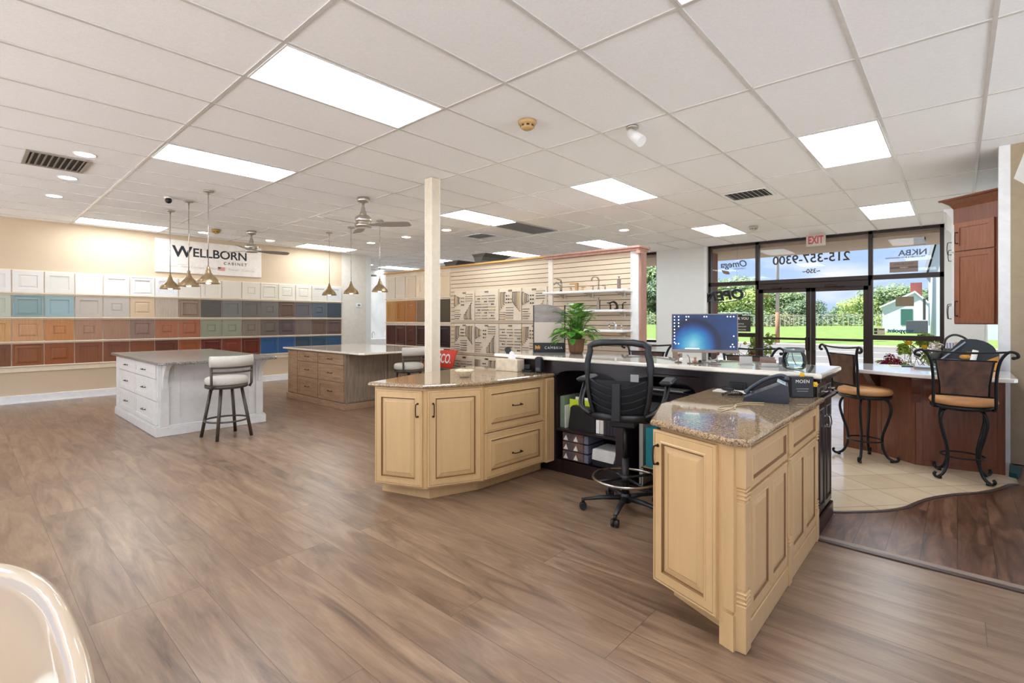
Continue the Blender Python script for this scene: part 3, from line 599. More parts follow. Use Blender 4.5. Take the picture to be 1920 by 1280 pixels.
# rows top to bottom: (colour name, hex, style)   left to right
S_RAISED = [(0, 0), (0, .016), (.003, .02), (.075, .02), (.079, .011), (.085, .011), (.11, .019)]
S_SHAKER = [(0, 0), (0, .016), (.003, .02), (.065, .02), (.067, .009)]
S_SMALL = [(0, 0), (0, .016), (.003, .02), (.11, .02), (.112, .010), (.12, .010), (.135, .017)]
S_SLAB = [(0, 0), (0, .016), (.003, .02)]
S_RIM = [(0, 0), (0, .016), (.003, .02), (.02, .02), (.022, .023), (.03, .015), (.06, .02), (.064, .024), (.07, .024), (.074, .010)]
ST = dict(r=(S_RAISED, 'raised panel'), s=(S_SHAKER, 'recessed panel'), m=(S_SMALL, 'small centre panel'), f=(S_SLAB, 'flat slab'), b=(S_RIM, 'beaded panel'))
ROWS = [
 (1.885, 'top row', [('white', '#f2ece6', 's'), ('white', '#f1ebe2', 'r'), ('ivory', '#efe8dc', 's'), ('bright white', '#f4efe9', 'f'), ('white', '#f3eee8', 's'), ('white', '#f3eee8', 'b'), ('white', '#f0eeee', 's'), ('cream', '#f0e6d6', 'f'), ('cream', '#f1e6d4', 's'), ('cream', '#f0e4d0', 'f'), ('cream', '#f0e4cf', 'm'), ('cream', '#efe3ce', 'b'), ('cream', '#efe4d0', 'r'), ('cream', '#ece0cc', 'r'), ('pale', '#dfd6c8', 's'), ('daylight-greyed white', '#d2cfca', 's')]),  # last ones greyer: daylight at that wall end is put into their colours
 (1.470, 'second row', [('pale sage', '#b9bda7', 's'), ('teal', '#84a09f', 'b'), ('light teal', '#8dabad', 's'), ('greige', '#bdaf9f', 's'), ('greige', '#bcb1a4', 'm'), ('tan', '#d1b18b', 'r'), ('driftwood', '#b7a18c', 'f'), ('brown driftwood', '#8f7561', 'b'), ('charcoal woodgrain', '#57504a', 'f'), ('grey', '#75736d', 's'), ('dark grey', '#6c675f', 's'), ('taupe grey', '#736c64', 'm'), ('brown', '#6d5143', 'b'), ('slate', '#605b5d', 's'), ('slate blue', '#515a64', 'm'), ('navy', '#39434f', 'f')]),
 (1.055, 'third row', [('golden maple', '#cb9655', 's'), ('light maple', '#c58d5c', 'r'), ('orange maple', '#c07a3f', 'm'), ('tan brown', '#a97b5c', 'm'), ('brown', '#a17759', 'f'), ('mauve brown', '#8d6c5c', 'r'), ('terracotta', '#a86440', 'm'), ('reddish brown', '#a55f3c', 'r'), ('sage green', '#8f9075', 'm'), ('sage green', '#929378', 'm'), ('grey brown', '#81705f', 'm'), ('dark taupe', '#6b5d52', 'r'), ('dark mauve', '#5f4e4b', 'r'), ('brown grey', '#766356', 'f'), ('walnut', '#6c5144', 's'), ('plum brown', '#6a5049', 'b')]),
 (.640, 'bottom row', [('dark oak', '#7b4519', 's'), ('orange brown', '#93501d', 'b'), ('rust orange', '#984c17', 'r'), ('red brown', '#8b4a27', 's'), ('chestnut', '#83482b', 's'), ('brown', '#85441f', 'f'), ('dark brown', '#6a3118', 's'), ('orange', '#9c4f1d', 's'), ('dark red', '#6f2412', 'b'), ('cherry', '#85361b', 'r'), ('deep red', '#6f2511', 'b'), ('royal blue', '#24558d', 's'), ('royal blue', '#24538f', 's'), ('ink blue', '#30475b', 's'), ('steel blue', '#2d4d66', 's'), ('steel blue', '#275377', 'm')])]
ORD = ['first', 'second', 'third', 'fourth', 'fifth', 'sixth', 'seventh', 'eighth', 'ninth', 'tenth', 'eleventh', 'twelfth', 'thirteenth', 'fourteenth', 'fifteenth', 'sixteenth']
WOODY = ('driftwood', 'brown', 'maple', 'terracotta', 'oak', 'rust', 'orange', 'chestnut', 'cherry', 'walnut', 'woodgrain', 'dark red', 'deep red', 'mauve')
def sample(name, col, nm, st, M, w, h, label, group, thick=1):
    _c = [int(col[i:i + 2], 16) for i in (1, 3, 5)]; _g = sum(_c) / 3; col = '#%02x%02x%02x' % tuple(int((_g + (v_ - _g) * .85) * (.95 if _g > 210 else 1)) for v_ in _c)
    m = (wood('finish_' + col[1:], col, None, .38, st != 'f' or 'charcoal' not in nm) if any(k in nm for k in WOODY) else mat('finish_' + col[1:], col, .42, ns=3, na=.015))
    pr, _ = ST[st]; o = MB(); o.M = None; o.panel(w, h, pr); ob = o.build(name, m)
    loc, rz = M; ob.location = loc; ob.rotation_euler = (0, 0, rz)
    return tag(ob, label, 'finish sample', group)
for z, rn, cols in ROWS:
    for k, (nm, col, st) in enumerate(cols):
        y = .215 + .4 * k
        sample('finish_sample', col, nm, st, ((-11.831, y, z), PI / 2), .385, .368, '%s %s sample, %s from left, %s on the beige wall' % (nm, ST[st][1], ORD[k], rn), 'cabinet door samples on the beige wall')
# big sign
t = thing('wall_sign', 'white rectangular cabinet maker sign with dark lettering high on the beige wall', 'sign', (-11.855, 3.625, 2.71)); RY = Matrix.Rotation(PI / 2, 4, 'Z')
m_sgn = mat('sign_white', '#f3ece3', .5); m_navy = mat('sign_navy', '#22262f', .5)
mb = MB(); mb.M = Matrix.Translation((0, -1.01, -.335)) @ RY; mb.panel(2.02, .67, [(0, 0), (0, .02), (.004, .024), (.16, .024), (.165, .018), (.175, .022)]); mb.build('board', m_sgn, t)
fr = Matrix.Translation((.024, 0, 0)) @ RY
text('lettering', 'W', .31, m_navy, t, Matrix.Translation((0, -.545, .0)) @ fr, .002, bold=.008, wx=1.05)
text('lettering', 'ELLBORN', .25, m_navy, t, Matrix.Translation((0, .17, .02)) @ fr, .002, bold=.004, wx=1.02, space=.98)
text('lettering', 'CABINET', .085, m_navy, t, Matrix.Translation((0, .46, -.10)) @ fr, .002, space=1.5)
m_pale = mat('sign_faint', '#c9bdb0', .5)
for s, y in (('Aspire', -.72), ('Home Concepts', -.36), ('Wellborn', 0.0), ('Premier', .43), ('Collection', .73)): text('lettering', s, .065, m_pale, t, Matrix.Translation((0, y, -.22)) @ fr, .001)
mb = MB(); mb.M = fr; mb.box((.11, -.004, -.235), (.25, 0, -.16)); mb.build('flag', mat('flag_red', '#d99a8c', .6), t)
mb = MB(); mb.M = fr; mb.box((.11, -.006, -.195), (.165, -.004, -.16)); mb.build('flag_canton', mat('flag_blue', '#51506b', .6), t)
t = thing('thermostat', 'small white wall thermostat right of the sample doors', 'thermostat', (-11.86, 7.12, 1.8)); mb = MB(); mb.M = RY; mb.box((-.07, -.025, -.055), (.07, 0, .055), .006); mb.build('housing', m_white, t); mb = MB(); mb.M = RY; mb.box((-.035, -.027, -.02), (.035, -.025, .025)); mb.build('display', mat('lcd_grey', '#7f8a86', .3), t)

# ================================================================== PARTITION WITH SLATWALL
m_slat = mat('slatwall_beige', '#d9c4a9', .6, ns=3, na=.02); m_slot = mat('slat_groove', '#4b3b30', .8); m_maple = wood('maple_trim', '#c79a57', '#b18546', .4, False); m_stud = wood('pinkish_stud', '#bf9180', '#a97c6a', .5)
s_box('wall_partition', (-9.72, 6.53, 0), (-3.42, 6.70, 2.44), mat('partition_cream', '#eadbc4', .7))
def slats(name, x0, x1, y, z0, z1, lab):
    mb = MB(); mb.box((x0, y - .006, z0), (x1, y - .001, z1)); mb.mi = 0; z = z0
    mb.mi = 1; n = int((z1 - z0) / .0762)
    for k in range(n): mb.box((x0, y - .022, z1 - .006 - k * .0762), (x1, y - .006, z1 - .006 - (k + 1) * .0762 + .009))
    return tag(mb.build(name, [m_slot, m_slat]), lab, 'slatwall')
slats('slatwall_panel', -7.47, -5.02, 6.53, .30, 2.42, 'beige slatwall panel behind the hardware sample boards')
slats('slatwall_panel', -4.93, -3.52, 6.53, .30, 2.40, 'beige slatwall panel behind the faucet shelves')
mb = MB(); mb.box((-9.74, 6.46, 2.44), (-5.0, 6.72, 2.462), .004); mb.box((-9.72, 6.48, 2.462), (-5.0, 6.7, 2.478), .004); tag(mb.build('cap_rail', m_maple), 'maple cap rail along the top of the longer partition section', 'trim')
mb = MB(); mb.box((-5.03, 6.44, 2.405), (-3.36, 6.74, 2.44), .004); mb.box((-5.03, 6.42, 2.44), (-3.34, 6.76, 2.47), .006); tag(mb.build('cap_rail', m_stud), 'pinkish wood crown over the faucet slatwall section', 'trim')
mb = MB(); mb.box((-5.02, 6.495, 0), (-4.93, 6.53, 2.42)); mb2 = mb; tag(mb.build('post_board', mat('frame_offwhite', '#e6dccb', .6)), 'off-white upright board between the two slatwall sections', 'trim')
mb = MB(); mb.box((-3.52, 6.495, 0), (-3.42, 6.53, 2.41)); mb.box((-3.42, 6.50, 0), (-3.40, 6.53, 2.41)); tag(mb.build('post_board', m_white), 'white upright board at the right end of the slatwall', 'trim')
mb = MB(); mb.box((-3.42, 6.53, 0), (-3.37, 6.70, 2.405)); mb.box((-3.40, 6.42, 2.36), (-3.33, 6.53, 2.40)); mb.build; tag(mb.build('wall_stud', m_stud), 'bare pinkish wood stud closing the right end of the partition', 'trim')
for z0, z1, y, lb in ((.838, .862, 6.49, 'lower white ledge under the dark finish samples'), (.36, .39, 6.47, 'lowest cream ledge'), (1.345, 1.368, 6.50, 'middle cream ledge under the oak finish samples'), (1.87, 1.892, 6.50, 'cream ledge under the pale finish samples')):
    mb = MB(); mb.box((-9.72, y, z0), (-7.47, 6.529, z1), .003); tag(mb.build('display_rail', m_rail), lb + ' on the partition', 'ledge', 'sample ledges on the partition')
PC = [(1.895, .465, 'top', [('cream', '#e3d5bf', 's'), ('ivory', '#e6d9c4', 's'), ('warm cream', '#ecd6b6', 's'), ('cream maple', '#ecd5b4', 'm'), ('peach cream', '#ead3b2', 'm'), ('tan cream', '#e6cba3', 's')]),
      (1.37, .46, 'second', [('golden oak', '#c08a47', 's'), ('honey oak', '#b5702d', 's'), ('amber oak', '#b36e30', 'r'), ('taupe brown', '#8d6b50', 's'), ('olive brown', '#6d5637', 's'), ('dark olive', '#4d4029', 'f')]),
      (.865, .43, 'third', [('plum brown', '#562c24', 's'), ('dark mahogany', '#5b2d22', 'b'), ('mahogany', '#5e2b1b', 'r'), ('dark chocolate', '#4a2318', 'b'), ('chocolate', '#3f1f18', 's'), ('near black', '#2c1719', 'b')]),
      (.395, .43, 'lowest', [('charcoal', '#35302f', 's'), ('charcoal', '#35302f', 's'), ('charcoal', '#33302f', 's'), ('charcoal', '#322d2d', 's'), ('charcoal', '#312c2d', 's'), ('charcoal', '#2f2a2b', 'b')])]
for z, h, rn, cols in PC:
    for k, (nm, col, st) in enumerate(cols):
        sample('finish_sample', col, nm, st, ((-9.67 + .368 * k, 6.528, z), 0), .335, h, '%s %s sample, %s from left, %s row on the partition' % (nm, ST[st][1], ORD[k], rn), 'cabinet door samples on the partition')
for k in range(3):   # pegboard strips between doors
    mb = MB(); x = (-8.958, -8.59, -9.325)[k] + .01; mb.box((x, 6.518, .865), (x + .018, 6.528, 2.36)); tag(mb.build('peg_strip', m_rail), 'narrow cream peg strip %s on the partition' % ('between the second and third door columns', 'between the third and fourth door columns', 'between the first and second door columns')[k], 'strip')
# cabinet tops behind the partition
m_gcab = mat('charcoal_cabinet', '#5d5a58', .4)
for x0, x1, h, lb in ((-7.08, -6.88, 2.70, 'larger charcoal crown topped cabinet rising behind the partition'), (-7.95, -7.66, 2.62, 'narrow charcoal cabinet top rising behind the partition beside the pole')):
    t = thing('tall_cabinet', lb, 'cabinet', ((x0 + x1) / 2, 7.1, 0)); w = (x1 - x0) / 2
    mb = MB(); mb.box((-w, -.3, 0), (w, .3, h - .1)); mb.build('carcass', m_gcab, t)
    mb = MB(); pr = [(0, 0), (.02, .02), (.3, .5), (.8, .85), (1, 1)]; mb.loft([[mb.v(q) for q in ((-w - .03 * u, -.3 - .05 * u, h - .12 + .12 * v_), (w + .16 * u, -.3 - .05 * u, h - .12 + .12 * v_), (w + .16 * u, .3 + .09 * u, h - .12 + .12 * v_), (-w - .09 * u, .3 + .09 * u, h - .12 + .12 * v_))] for u, v_ in pr]); mb.build('crown_moulding', m_gcab, t)
# hardware boards
m_bd = mat('hardware_board', '#e2d2bb', .6); m_hd = mat('dark_bronze_pull', '#4a3a2c', .35, .8); m_hm = mat('antique_nickel_pull', '#9c8a74', .3, .9); m_hb = mat('brass_pull', '#c7a062', .3, .9); m_hk = mat('black_pull', '#1e1a17', .4, .5)
bx = [(-7.32, -6.765), (-6.745, -6.14), (-6.115, -5.60), (-5.58, -5.05)]; bz = [(1.40, 1.965), (.79, 1.345), (.17, .73)]
RR = random.Random(3)
for r, (z0, z1) in enumerate(bz):
    for c, (x0, x1) in enumerate(bx):
        t = thing('hardware_board', 'cream sample board of cabinet pulls and knobs, %s column %s row on the slatwall' % (ORD[c], ('top', 'middle', 'bottom')[r]), 'hardware board', ((x0 + x1) / 2, 6.508, z0), 0, 'cabinet hardware sample boards')
        w, h = (x1 - x0) / 2, z1 - z0
        mb = MB(); mb.box((-w, -.02, 0), (w, 0, h), .003); mb.build('board', m_bd, t)
        mb = MB(); mb.box((-.045, -.024, h - .05), (.045, -.02, h - .02)); mb.build('plaque', m_hm, t)
        x = -w + .03; pick = lambda: RR.choice((m_hd, m_hd, m_hk, m_hm, m_hb))
        # two top clusters of vertical pulls, one cluster of horizontals, knobs
        def pull(xa, za, xb, zb, rad):
            p = MB(); d = Vector((xb - xa, 0, zb - za)); L_ = d.length
            a, b = Vector((xa, -.02, za)), Vector((xb, -.02, zb)); o = Vector((0, -.028, 0))
            p.tube(bez([a, a + o * .9, a + d * .1 + o, a + d * .5 + o * 1.15, a + d * .9 + o, b + o * .9, b], 2), rad, 5); p.build('pull', pick(), t)
        def knob(xa, za, rad):
            p = MB(); p.cyl((xa, -.02, za), (xa, -.035, za), rad * .4, n=8); p.cyl((xa, -.035, za), (xa, -.047, za), rad, rad * .7, 10); p.build('knob', pick(), t)
        mode = (r * 2 + c) % 3; X = -w + .03; J = lambda s=.006: RR.uniform(-s, s); q = .0055
        if mode == 0:
            for k in range(5): pull(X + .032 * k, .28 + .014 * k, X + .032 * k, .49 - .014 * k, q)
            for k in range(4): pull(.06 + J(), .50 - .042 * k, .23 + J(), .50 - .042 * k, q)
            for k in range(5): pull(X, .04 + .04 * k, X + .10 + .03 * (k % 3), .04 + .04 * k, q)
            for k in range(6): pull(.03 + .036 * k, .03, .03 + .036 * k, .12 + .042 * k, q)
            for k in range(6): knob(-.06 + (k % 2) * .05, .30 + (k // 2) * .065, .013)
        elif mode == 1:
            for k in range(9):
                for j in range(3):
                    if (k + j) % 4 == 3: knob(X + .06 + .18 * j, .04 + .052 * k, .013); knob(X + .10 + .18 * j, .04 + .052 * k, .011)
                    else: pull(X + .175 * j, .04 + .052 * k, X + .175 * j + .10 + RR.uniform(0, .05), .04 + .052 * k, q)
        else:
            for k in range(5): pull(X + .030 * k, .20 + .03 * k, X + .030 * k, .50, q)
            for k in range(6): pull(.08 + .030 * k, .50 - .18 - .03 * k, .08 + .030 * k, .50, q)
            for k in range(5): pull(-.08 + J(), .05 + .045 * k, .07 + J(), .05 + .045 * k, q)
            for k in range(4): pull(X, .03 + .04 * k, X + .11, .03 + .04 * k, q)
            for k in range(8): knob(-.07 + (k % 3) * .05, .32 + (k // 3) * .06, .013)
# shelves with faucets
m_fn = mat('faucet_nickel', '#8f8377', .25, .9, ns=30, na=.05); m_fc = mat('faucet_copper_gold', '#c59f70', .25, .9); m_fb = mat('faucet_bronze', '#2f241f', .3, .6); m_fs = mat('faucet_chrome', '#d9d5cf', .12, 1)
for z, x0, lb in ((1.82, -4.92, 'top'), (1.53, -4.75, 'middle'), (1.24, -4.75, 'lowest')):
    t = thing('wall_shelf', '%s white shelf of faucets on the right slatwall' % lb, 'shelf', (-4.15, 6.5, z), 0, 'white faucet shelves')
    mb = MB(); mb.box((x0 + 4.15, -.29, 0), (.66, -.0, .035), .006); mb.build('board', m_white, t)
    for x in (-.55, -.03, .52):
        mb = MB(); v = [mb.v(q) for q in ((x, 0, 0), (x, -.25, 0), (x, 0, -.07), (x + .02, 0, 0), (x + .02, -.25, 0), (x + .02, 0, -.07))]
        for f in ((0, 1, 2), (5, 4, 3), (0, 3, 4, 1), (1, 4, 5, 2)): mb._f([v[i] for i in f])
        mb.box((x - .004, -.012, -.075), (x + .034, 0, 0)); mb.build('bracket', m_metal, t)
def faucet(x, z, kind, m, label, y=6.36):
    t = thing('faucet', label, 'faucet', (x, y, z + .0355), 0, 'faucets on the slatwall shelves')
    sp = MB(); hs = []
    if kind == 'tall':     # single column with lever and arched spout
        sp.cyl((0, 0, 0), (0, 0, .012), .03); sp.cyl((0, 0, .01), (0, 0, .16), .02, .017); sp.tube(bez([(0, 0, .10), (-.06, -.03, .145), (-.11, -.05, .12)], 4), .013); h = MB(); h.tube(bez([(0, 0, .16), (-.01, 0, .19), (-.07, -.02, .205)], 4), [.012] * 4 + [.008] * 5); hs.append(h)
    elif kind == 'block':
        sp.box((-.02, -.02, 0), (.02, .02, .12), .003); sp.box((-.125, -.018, .105), (.02, .018, .13), .003)
        for sx in (-.11, .10): h = MB(); h.cyl((sx, 0, 0), (sx, 0, .05), .022, .014); h.box((sx - (.01 if sx > 0 else .03), -.01, .05), (sx + (.06 if sx > 0 else .01), .01, .06), .002); hs.append(h)
    elif kind == 'hook':
        sp.cyl((0, 0, 0), (0, 0, .02), .022); sp.tube([(0, 0, .01)] + bez([(0, 0, .1), (0, 0, .16), (-.02, -.02, .195), (-.06, -.05, .195), (-.08, -.065, .16), (-.08, -.065, .135)], 5), .010)
        for sx in (-.10, .11): h = MB(); h.cyl((sx, 0, 0), (sx, 0, .012), .02); h.cyl((sx, 0, .01), (sx, 0, .065), .010); h.tube([(sx - .045, 0, .07), (sx + .045, 0, .07)], .007); hs.append(h)
    elif kind == 'post':
        sp.cyl((0, 0, 0), (0, 0, .012), .03); sp.box((-.02, -.02, .01), (.02, .02, .15), .004); h = MB(); h.cyl((0, 0, .15), (0, 0, .18), .005); h.box((-.012, -.012, .175), (.012, .012, .185)); hs.append(h)
    else:                  # low curved widespread set
        sp.cyl((0, 0, 0), (0, 0, .02), .026, .02); sp.tube(bez([(.02, 0, 0), (.015, 0, .07), (-.02, -.03, .11), (-.07, -.07, .09)], 5), [.02] * 5 + [.016] * 6 + [.012] * 5)
        for sx in (-.09, .11): h = MB(); h.cyl((sx, 0, 0), (sx, 0, .03), .018, .009); h.cyl((sx, 0, .03), (sx, 0, .075), .009, .014); h.tube(bez([(sx, 0, .08), (sx + math.copysign(.02, sx), 0, .095), (sx + math.copysign(.055, sx), 0, .10)], 3), .007); hs.append(h)
    s = sp.build('spout', m, t)
    for h in hs: h.build('handle', m, t)
faucet(-4.66, 1.82, 'tall', m_fn, 'grey single lever faucet at the left end of the top shelf'); faucet(-4.36, 1.82, 'block', m_fc, 'gold square spout faucet set on the top shelf'); faucet(-3.97, 1.82, 'hook', m_fn, 'tall hooked nickel faucet set on the top shelf'); faucet(-3.63, 1.82, 'post', m_fn, 'upright square post faucet at the right of the top shelf')
faucet(-4.40, 1.53, 'low', m_fs, 'pale chrome faucet set on the middle shelf'); faucet(-3.97, 1.53, 'post', m_fn, 'nickel faucet with a block top in the centre of the middle shelf'); faucet(-3.68, 1.53, 'low', m_fb, 'dark bronze faucet set on the middle shelf')
faucet(-3.70, 1.24, 'low', m_fs, 'pale chrome faucet set on the lowest shelf')
# red sign leaning on an easel
t = thing('counter_sign', 'red company sign with white letters partly hidden by the square pole', 'sign', (-7.36, 6.1, .46)); m_red = mat('sign_red', '#d8391f', .4)
M = Matrix.Translation((0, 0, .06)) @ Matrix.Rotation(-.25, 4, 'X') @ Matrix.Shear('XZ', 4, (0, 0)) 
mb = MB(); mb.M = M; v = [mb.v(q) for q in ((-.45, -.01, 0), (.40, -.01, 0), (.46, -.01, .34), (-.39, -.01, .34), (-.45, .01, 0), (.40, .01, 0), (.46, .01, .34), (-.39, .01, .34))]
for f in ((0, 1, 2, 3), (7, 6, 5, 4), (0, 4, 5, 1), (1, 5, 6, 2), (2, 6, 7, 3), (3, 7, 4, 0)): mb._f([v[i] for i in f])
mb.build('board', m_red, t); text('lettering', 'SCO.', .24, m_white, t, M @ Matrix.Translation((.16, -.011, .09)), .002, bold=.004, wx=.72)
mb = MB(); mb.box((-.40, -.02, -.46), (.40, .2, .05), .005); mb.build('stand', m_gcab, t)

# ================================================================== PENDANTS AND FANS
m_shade = mat('antique_brass_shade', '#b9a27f', .28, .85, ns=20, na=.15)
def pendant(label):
    t = thing('pendant_lamp', label, 'pendant lamp', (0, 0, 0), 0, 'ribbed brass pendant lamps')
    mb = MB(); mb.lathe([(.001, -.001), (.065, -.001), (.065, -.012), (.05, -.02), (.012, -.026), (.012, -.05), (.001, -.05)], c=(0, 0, CZ - .008)); mb.build('canopy', m_metal, t)
    mb = MB(); mb.cyl((0, 0, 2.11), (0, 0, CZ - .05), .0055, n=8); mb.cyl((0, 0, 2.5), (0, 0, 2.515), .009, n=8); mb.build('rod', m_metal, t)
    mb = MB(); mb.lathe([(.012, 2.13), (.018, 2.12), (.018, 2.09), (.028, 2.08), (.032, 2.05), (.05, 2.02), (.085, 1.985), (.115, 1.95), (.128, 1.915), (.132, 1.90), (.126, 1.902), (.11, 1.945), (.04, 2.01), (.001, 2.015)], n=36, flute=.05); s = mb.build('lamp_shade', m_shade, t)
    mb = MB(); mb.ball((0, 0, 1.94), .045); mb.build('bulb', m_bulb, t)
    return t
near = [(-7.44, 2.235, 'right pendant over the white island'), (-8.28, 2.235, 'middle pendant over the white island'), (-9.22, 2.235, 'left pendant over the white island')]
far = [(-9.21, 4.89, 'left pendant over the driftwood island'), (-8.40, 4.89, 'middle pendant over the driftwood island'), (-7.46, 4.89, 'right pendant over the driftwood island')]
p0 = pendant('ribbed brass ' + near[0][2]); p0.location = (near[0][0], near[0][1], 0)
for x, y, lb in near[1:] + far: copy_thing(p0, (x, y, 0), 0, 'ribbed brass ' + lb)
m_blade = mat('grey_fan_blade', '#9b938b', .45)
def fan(label):
    t = thing('ceiling_fan', label, 'ceiling fan', (0, 0, 0), 0, 'three blade ceiling fans')
    mb = MB(); mb.lathe([(.001, 0), (.085, 0), (.088, -.03), (.08, -.06), (.02, -.075), (.02, -.1), (.001, -.1)], c=(0, 0, CZ - .008)); mb.build('canopy', m_metal, t)
    mb = MB(); mb.cyl((0, 0, CZ - .22), (0, 0, CZ - .09), .013); mb.lathe([(.02, -.13), (.05, -.24), (.055, -.26), (.03, -.26), (.001, -.26)], c=(0, 0, CZ)); mb.build('downrod', m_metal, t)
    mb = MB(); mb.lathe([(.001, -.25), (.08, -.255), (.115, -.29), (.12, -.34), (.10, -.355), (.10, -.37), (.118, -.385), (.11, -.42), (.001, -.425)], c=(0, 0, CZ), n=28); mb.build('motor_housing', m_metal, t)
    for k in range(3):
        mb = MB(); mb.M = Matrix.Rotation(2 * PI * k / 3, 4, 'Z') @ Matrix.Translation((0, 0, CZ - .385)) @ Matrix.Rotation(-.24, 4, 'X')
        ring = []
        for u, wd, ds in ((.10, .03, 0), (.17, .035, 0), (.22, .055, .005), (.36, .08, .012), (.60, .08, .012), (.66, .07, .012), (.69, .045, .012)): ring.append([mb.v(q) for q in ((u, -wd, -.004), (u, wd, -.004), (u, wd, .004), (u, -wd, .004))])
        mb.loft(ring); b = mb.build('blade', m_blade, t)
    return t
f0 = fan('nickel three blade ceiling fan between the islands and the square pole'); f0.location = (-6.24, 3.82, 0); f0.rotation_euler = (0, 0, .62)
copy_thing(f0, (-10.2, 3.81, 0), 1.43, 'nickel three blade ceiling fan in front of the white wall sign'); copy_thing(f0, (-13.6, 8.0, 0), .8, 'distant ceiling fan in the far room beyond the beige wall')

# ================================================================== SEATING
m_lin = mat('light_grey_upholstery', '#cfc8bd', .85, ns=60, na=.06, bump=.3); m_gm = mat('gunmetal_frame', '#5c534b', .4, .6)
def counter_stool(label):   # local: faces +y, back on -y
    t = thing('counter_stool', label, 'stool', (0, 0, 0), 0, 'light grey swivel counter stools')
    mb = MB(); mb.lathe([(.001, .64), (.21, .64), (.228, .652), (.234, .685), (.228, .715), (.205, .73), (.001, .735)], n=36); mb.build('seat', m_lin, t)
    mb = MB(); mb.lathe([(.001, .595), (.21, .595), (.232, .605), (.232, .64), (.001, .64)], n=36); mb.build('seat_frame', m_gm, t)
    def arc(r, z, a0, a1, n=14): return [(r * math.sin(a0 + (a1 - a0) * i / n), -r * math.cos(a0 + (a1 - a0) * i / n), z) for i in range(n + 1)]
    for a in (-1.05, 1.05): mb = MB(); mb.tube([(.245 * math.sin(a), -.245 * math.cos(a), .60), (.268 * math.sin(a), -.268 * math.cos(a), .64), (.272 * math.sin(a), -.272 * math.cos(a), .86)], .016, 6); mb.build('back_post', m_gm, t)
    for z in (.855, .80): mb = MB(); mb.tube(arc(.272, z, -1.05, 1.05), .0125, 6); mb.build('back_rail', m_gm, t)
    mb = MB(); ring = []
    for i in range(17):
        a = -1.1 + 2.2 * i / 16; th = .02; ring.append([mb.v((r * math.sin(a), -r * math.cos(a), z)) for r, z in ((.258, .865), (.288, .865), (.294, .93), (.288, .985), (.276, .992), (.262, .985), (.256, .93))])
    mb.sm = True; mb.loft(ring); mb.build('backrest', m_lin, t)
    for sx in (-1, 1):
        for sy in (-1, 1): mb = MB(); mb.tube([(sx * .12, sy * .12, .60), (sx * .20, sy * .20, 0.002)], .023, 6, flat=.8); mb.build('leg', m_gm, t)
    mb = MB(); mb.tube([(.235 * math.cos(a), .235 * math.sin(a), .21) for a in [2 * PI * i / 28 for i in range(28)]], .011, 6, closed=True); mb.build('footrest_ring', m_gm, t)
    return t
st = counter_stool('light grey swivel stool at the white island'); st.location = (-6.63, 2.19, 0); st.rotation_euler = (0, 0, PI / 2 + .12)
copy_thing(st, (-6.48, 4.78, 0), PI / 2 + .1, 'light grey swivel stool at the driftwood island')
m_tanl = mat('tan_leather', '#c08a58', .5, ns=3, na=.12); m_brl = mat('mottled_brown_leather', '#6b4632', .4, ns=9, na=.5, col2='#2b1a14')
def iron_stool(label):      # faces +y
    t = thing('bar_stool', label, 'stool', (0, 0, 0), 0, 'wrought iron bar stools')
    mb = MB(); mb.lathe([(.001, .655), (.19, .655), (.22, .665), (.235, .69), (.225, .715), (.18, .73), (.001, .735)], n=36); mb.build('seat', m_tanl, t)
    mb = MB(); mb.lathe([(.001, .625), (.215, .625), (.225, .635), (.225, .655), (.001, .655)], n=36); mb.lathe([(.05, .60), (.05, .625)], n=16); mb.build('seat_frame', m_iron, t)
    for sx in (-1, 1):
        for sy in (-1, 1):
            mb = MB(); d = lambda r, z: (sx * r * .7071, sy * r * .7071, z)
            mb.tube(bez([d(.14, .63), d(.19, .60), d(.215, .52), d(.19, .40), d(.15, .27), d(.145, .16), d(.18, .06), d(.235, .022), d(.265, .028), d(.275, .05), d(.262, .062)], 4), .0125, 8); mb.cyl(d(.222, .006), d(.222, .03), .017, .015, 8); mb.build('leg', m_iron, t)
    mb = MB(); mb.tube([(.150 * math.cos(a), .150 * math.sin(a), .20) for a in [2 * PI * i / 28 for i in range(28)]], .008, 6, closed=True); mb.build('footrest_ring', m_iron, t)
    for sx in (-1, 1):
        mb = MB(); mb.tube(bez([(sx * .19, -.13, .64), (sx * .20, -.195, .66), (sx * .20, -.205, .80), (sx * .205, -.215, .95), (sx * .225, -.235, 1.07), (sx * .27, -.25, 1.14), (sx * .315, -.255, 1.135), (sx * .325, -.255, 1.105), (sx * .30, -.255, 1.093)], 5), .012, 8); mb.ball((sx * .299, -.255, 1.095), .016, 6); mb.build('back_post', m_iron, t)
    mb = MB(); mb.tube(bez([(-.28, -.252, 1.142), (-.1, -.262, 1.128), (.1, -.262, 1.128), (.28, -.252, 1.142)], 6), .009, 8); mb.build('top_rail', m_iron, t)
    for z in (1.06, .755): mb = MB(); w = .205 if z > 1 else .185; mb.tube([(-w, -.225 if z > 1 else -.2, z), (w, -.225 if z > 1 else -.2, z)], .008, 6); mb.build('back_rail', m_iron, t)
    mb = MB(); ring = []
    for z, w, y in ((.765, .150, -.203), (.85, .153, -.21), (.95, .165, -.218), (1.055, .18, -.228)):
        ring.append([mb.v(q) for q in ((-w, y - .012, z), (w, y - .012, z), (w, y + .014, z), (-w, y + .014, z))])
    mb.loft(ring); mb.build('back_panel', m_brl, t)
    for sx in (-1, 1): mb = MB(); mb.tube([(sx * .158, -.203, .76), (sx * .160, -.21, .85), (sx * .172, -.218, .95), (sx * .188, -.228, 1.06)], .007, 6); mb.build('panel_edge', m_iron, t)
    return t
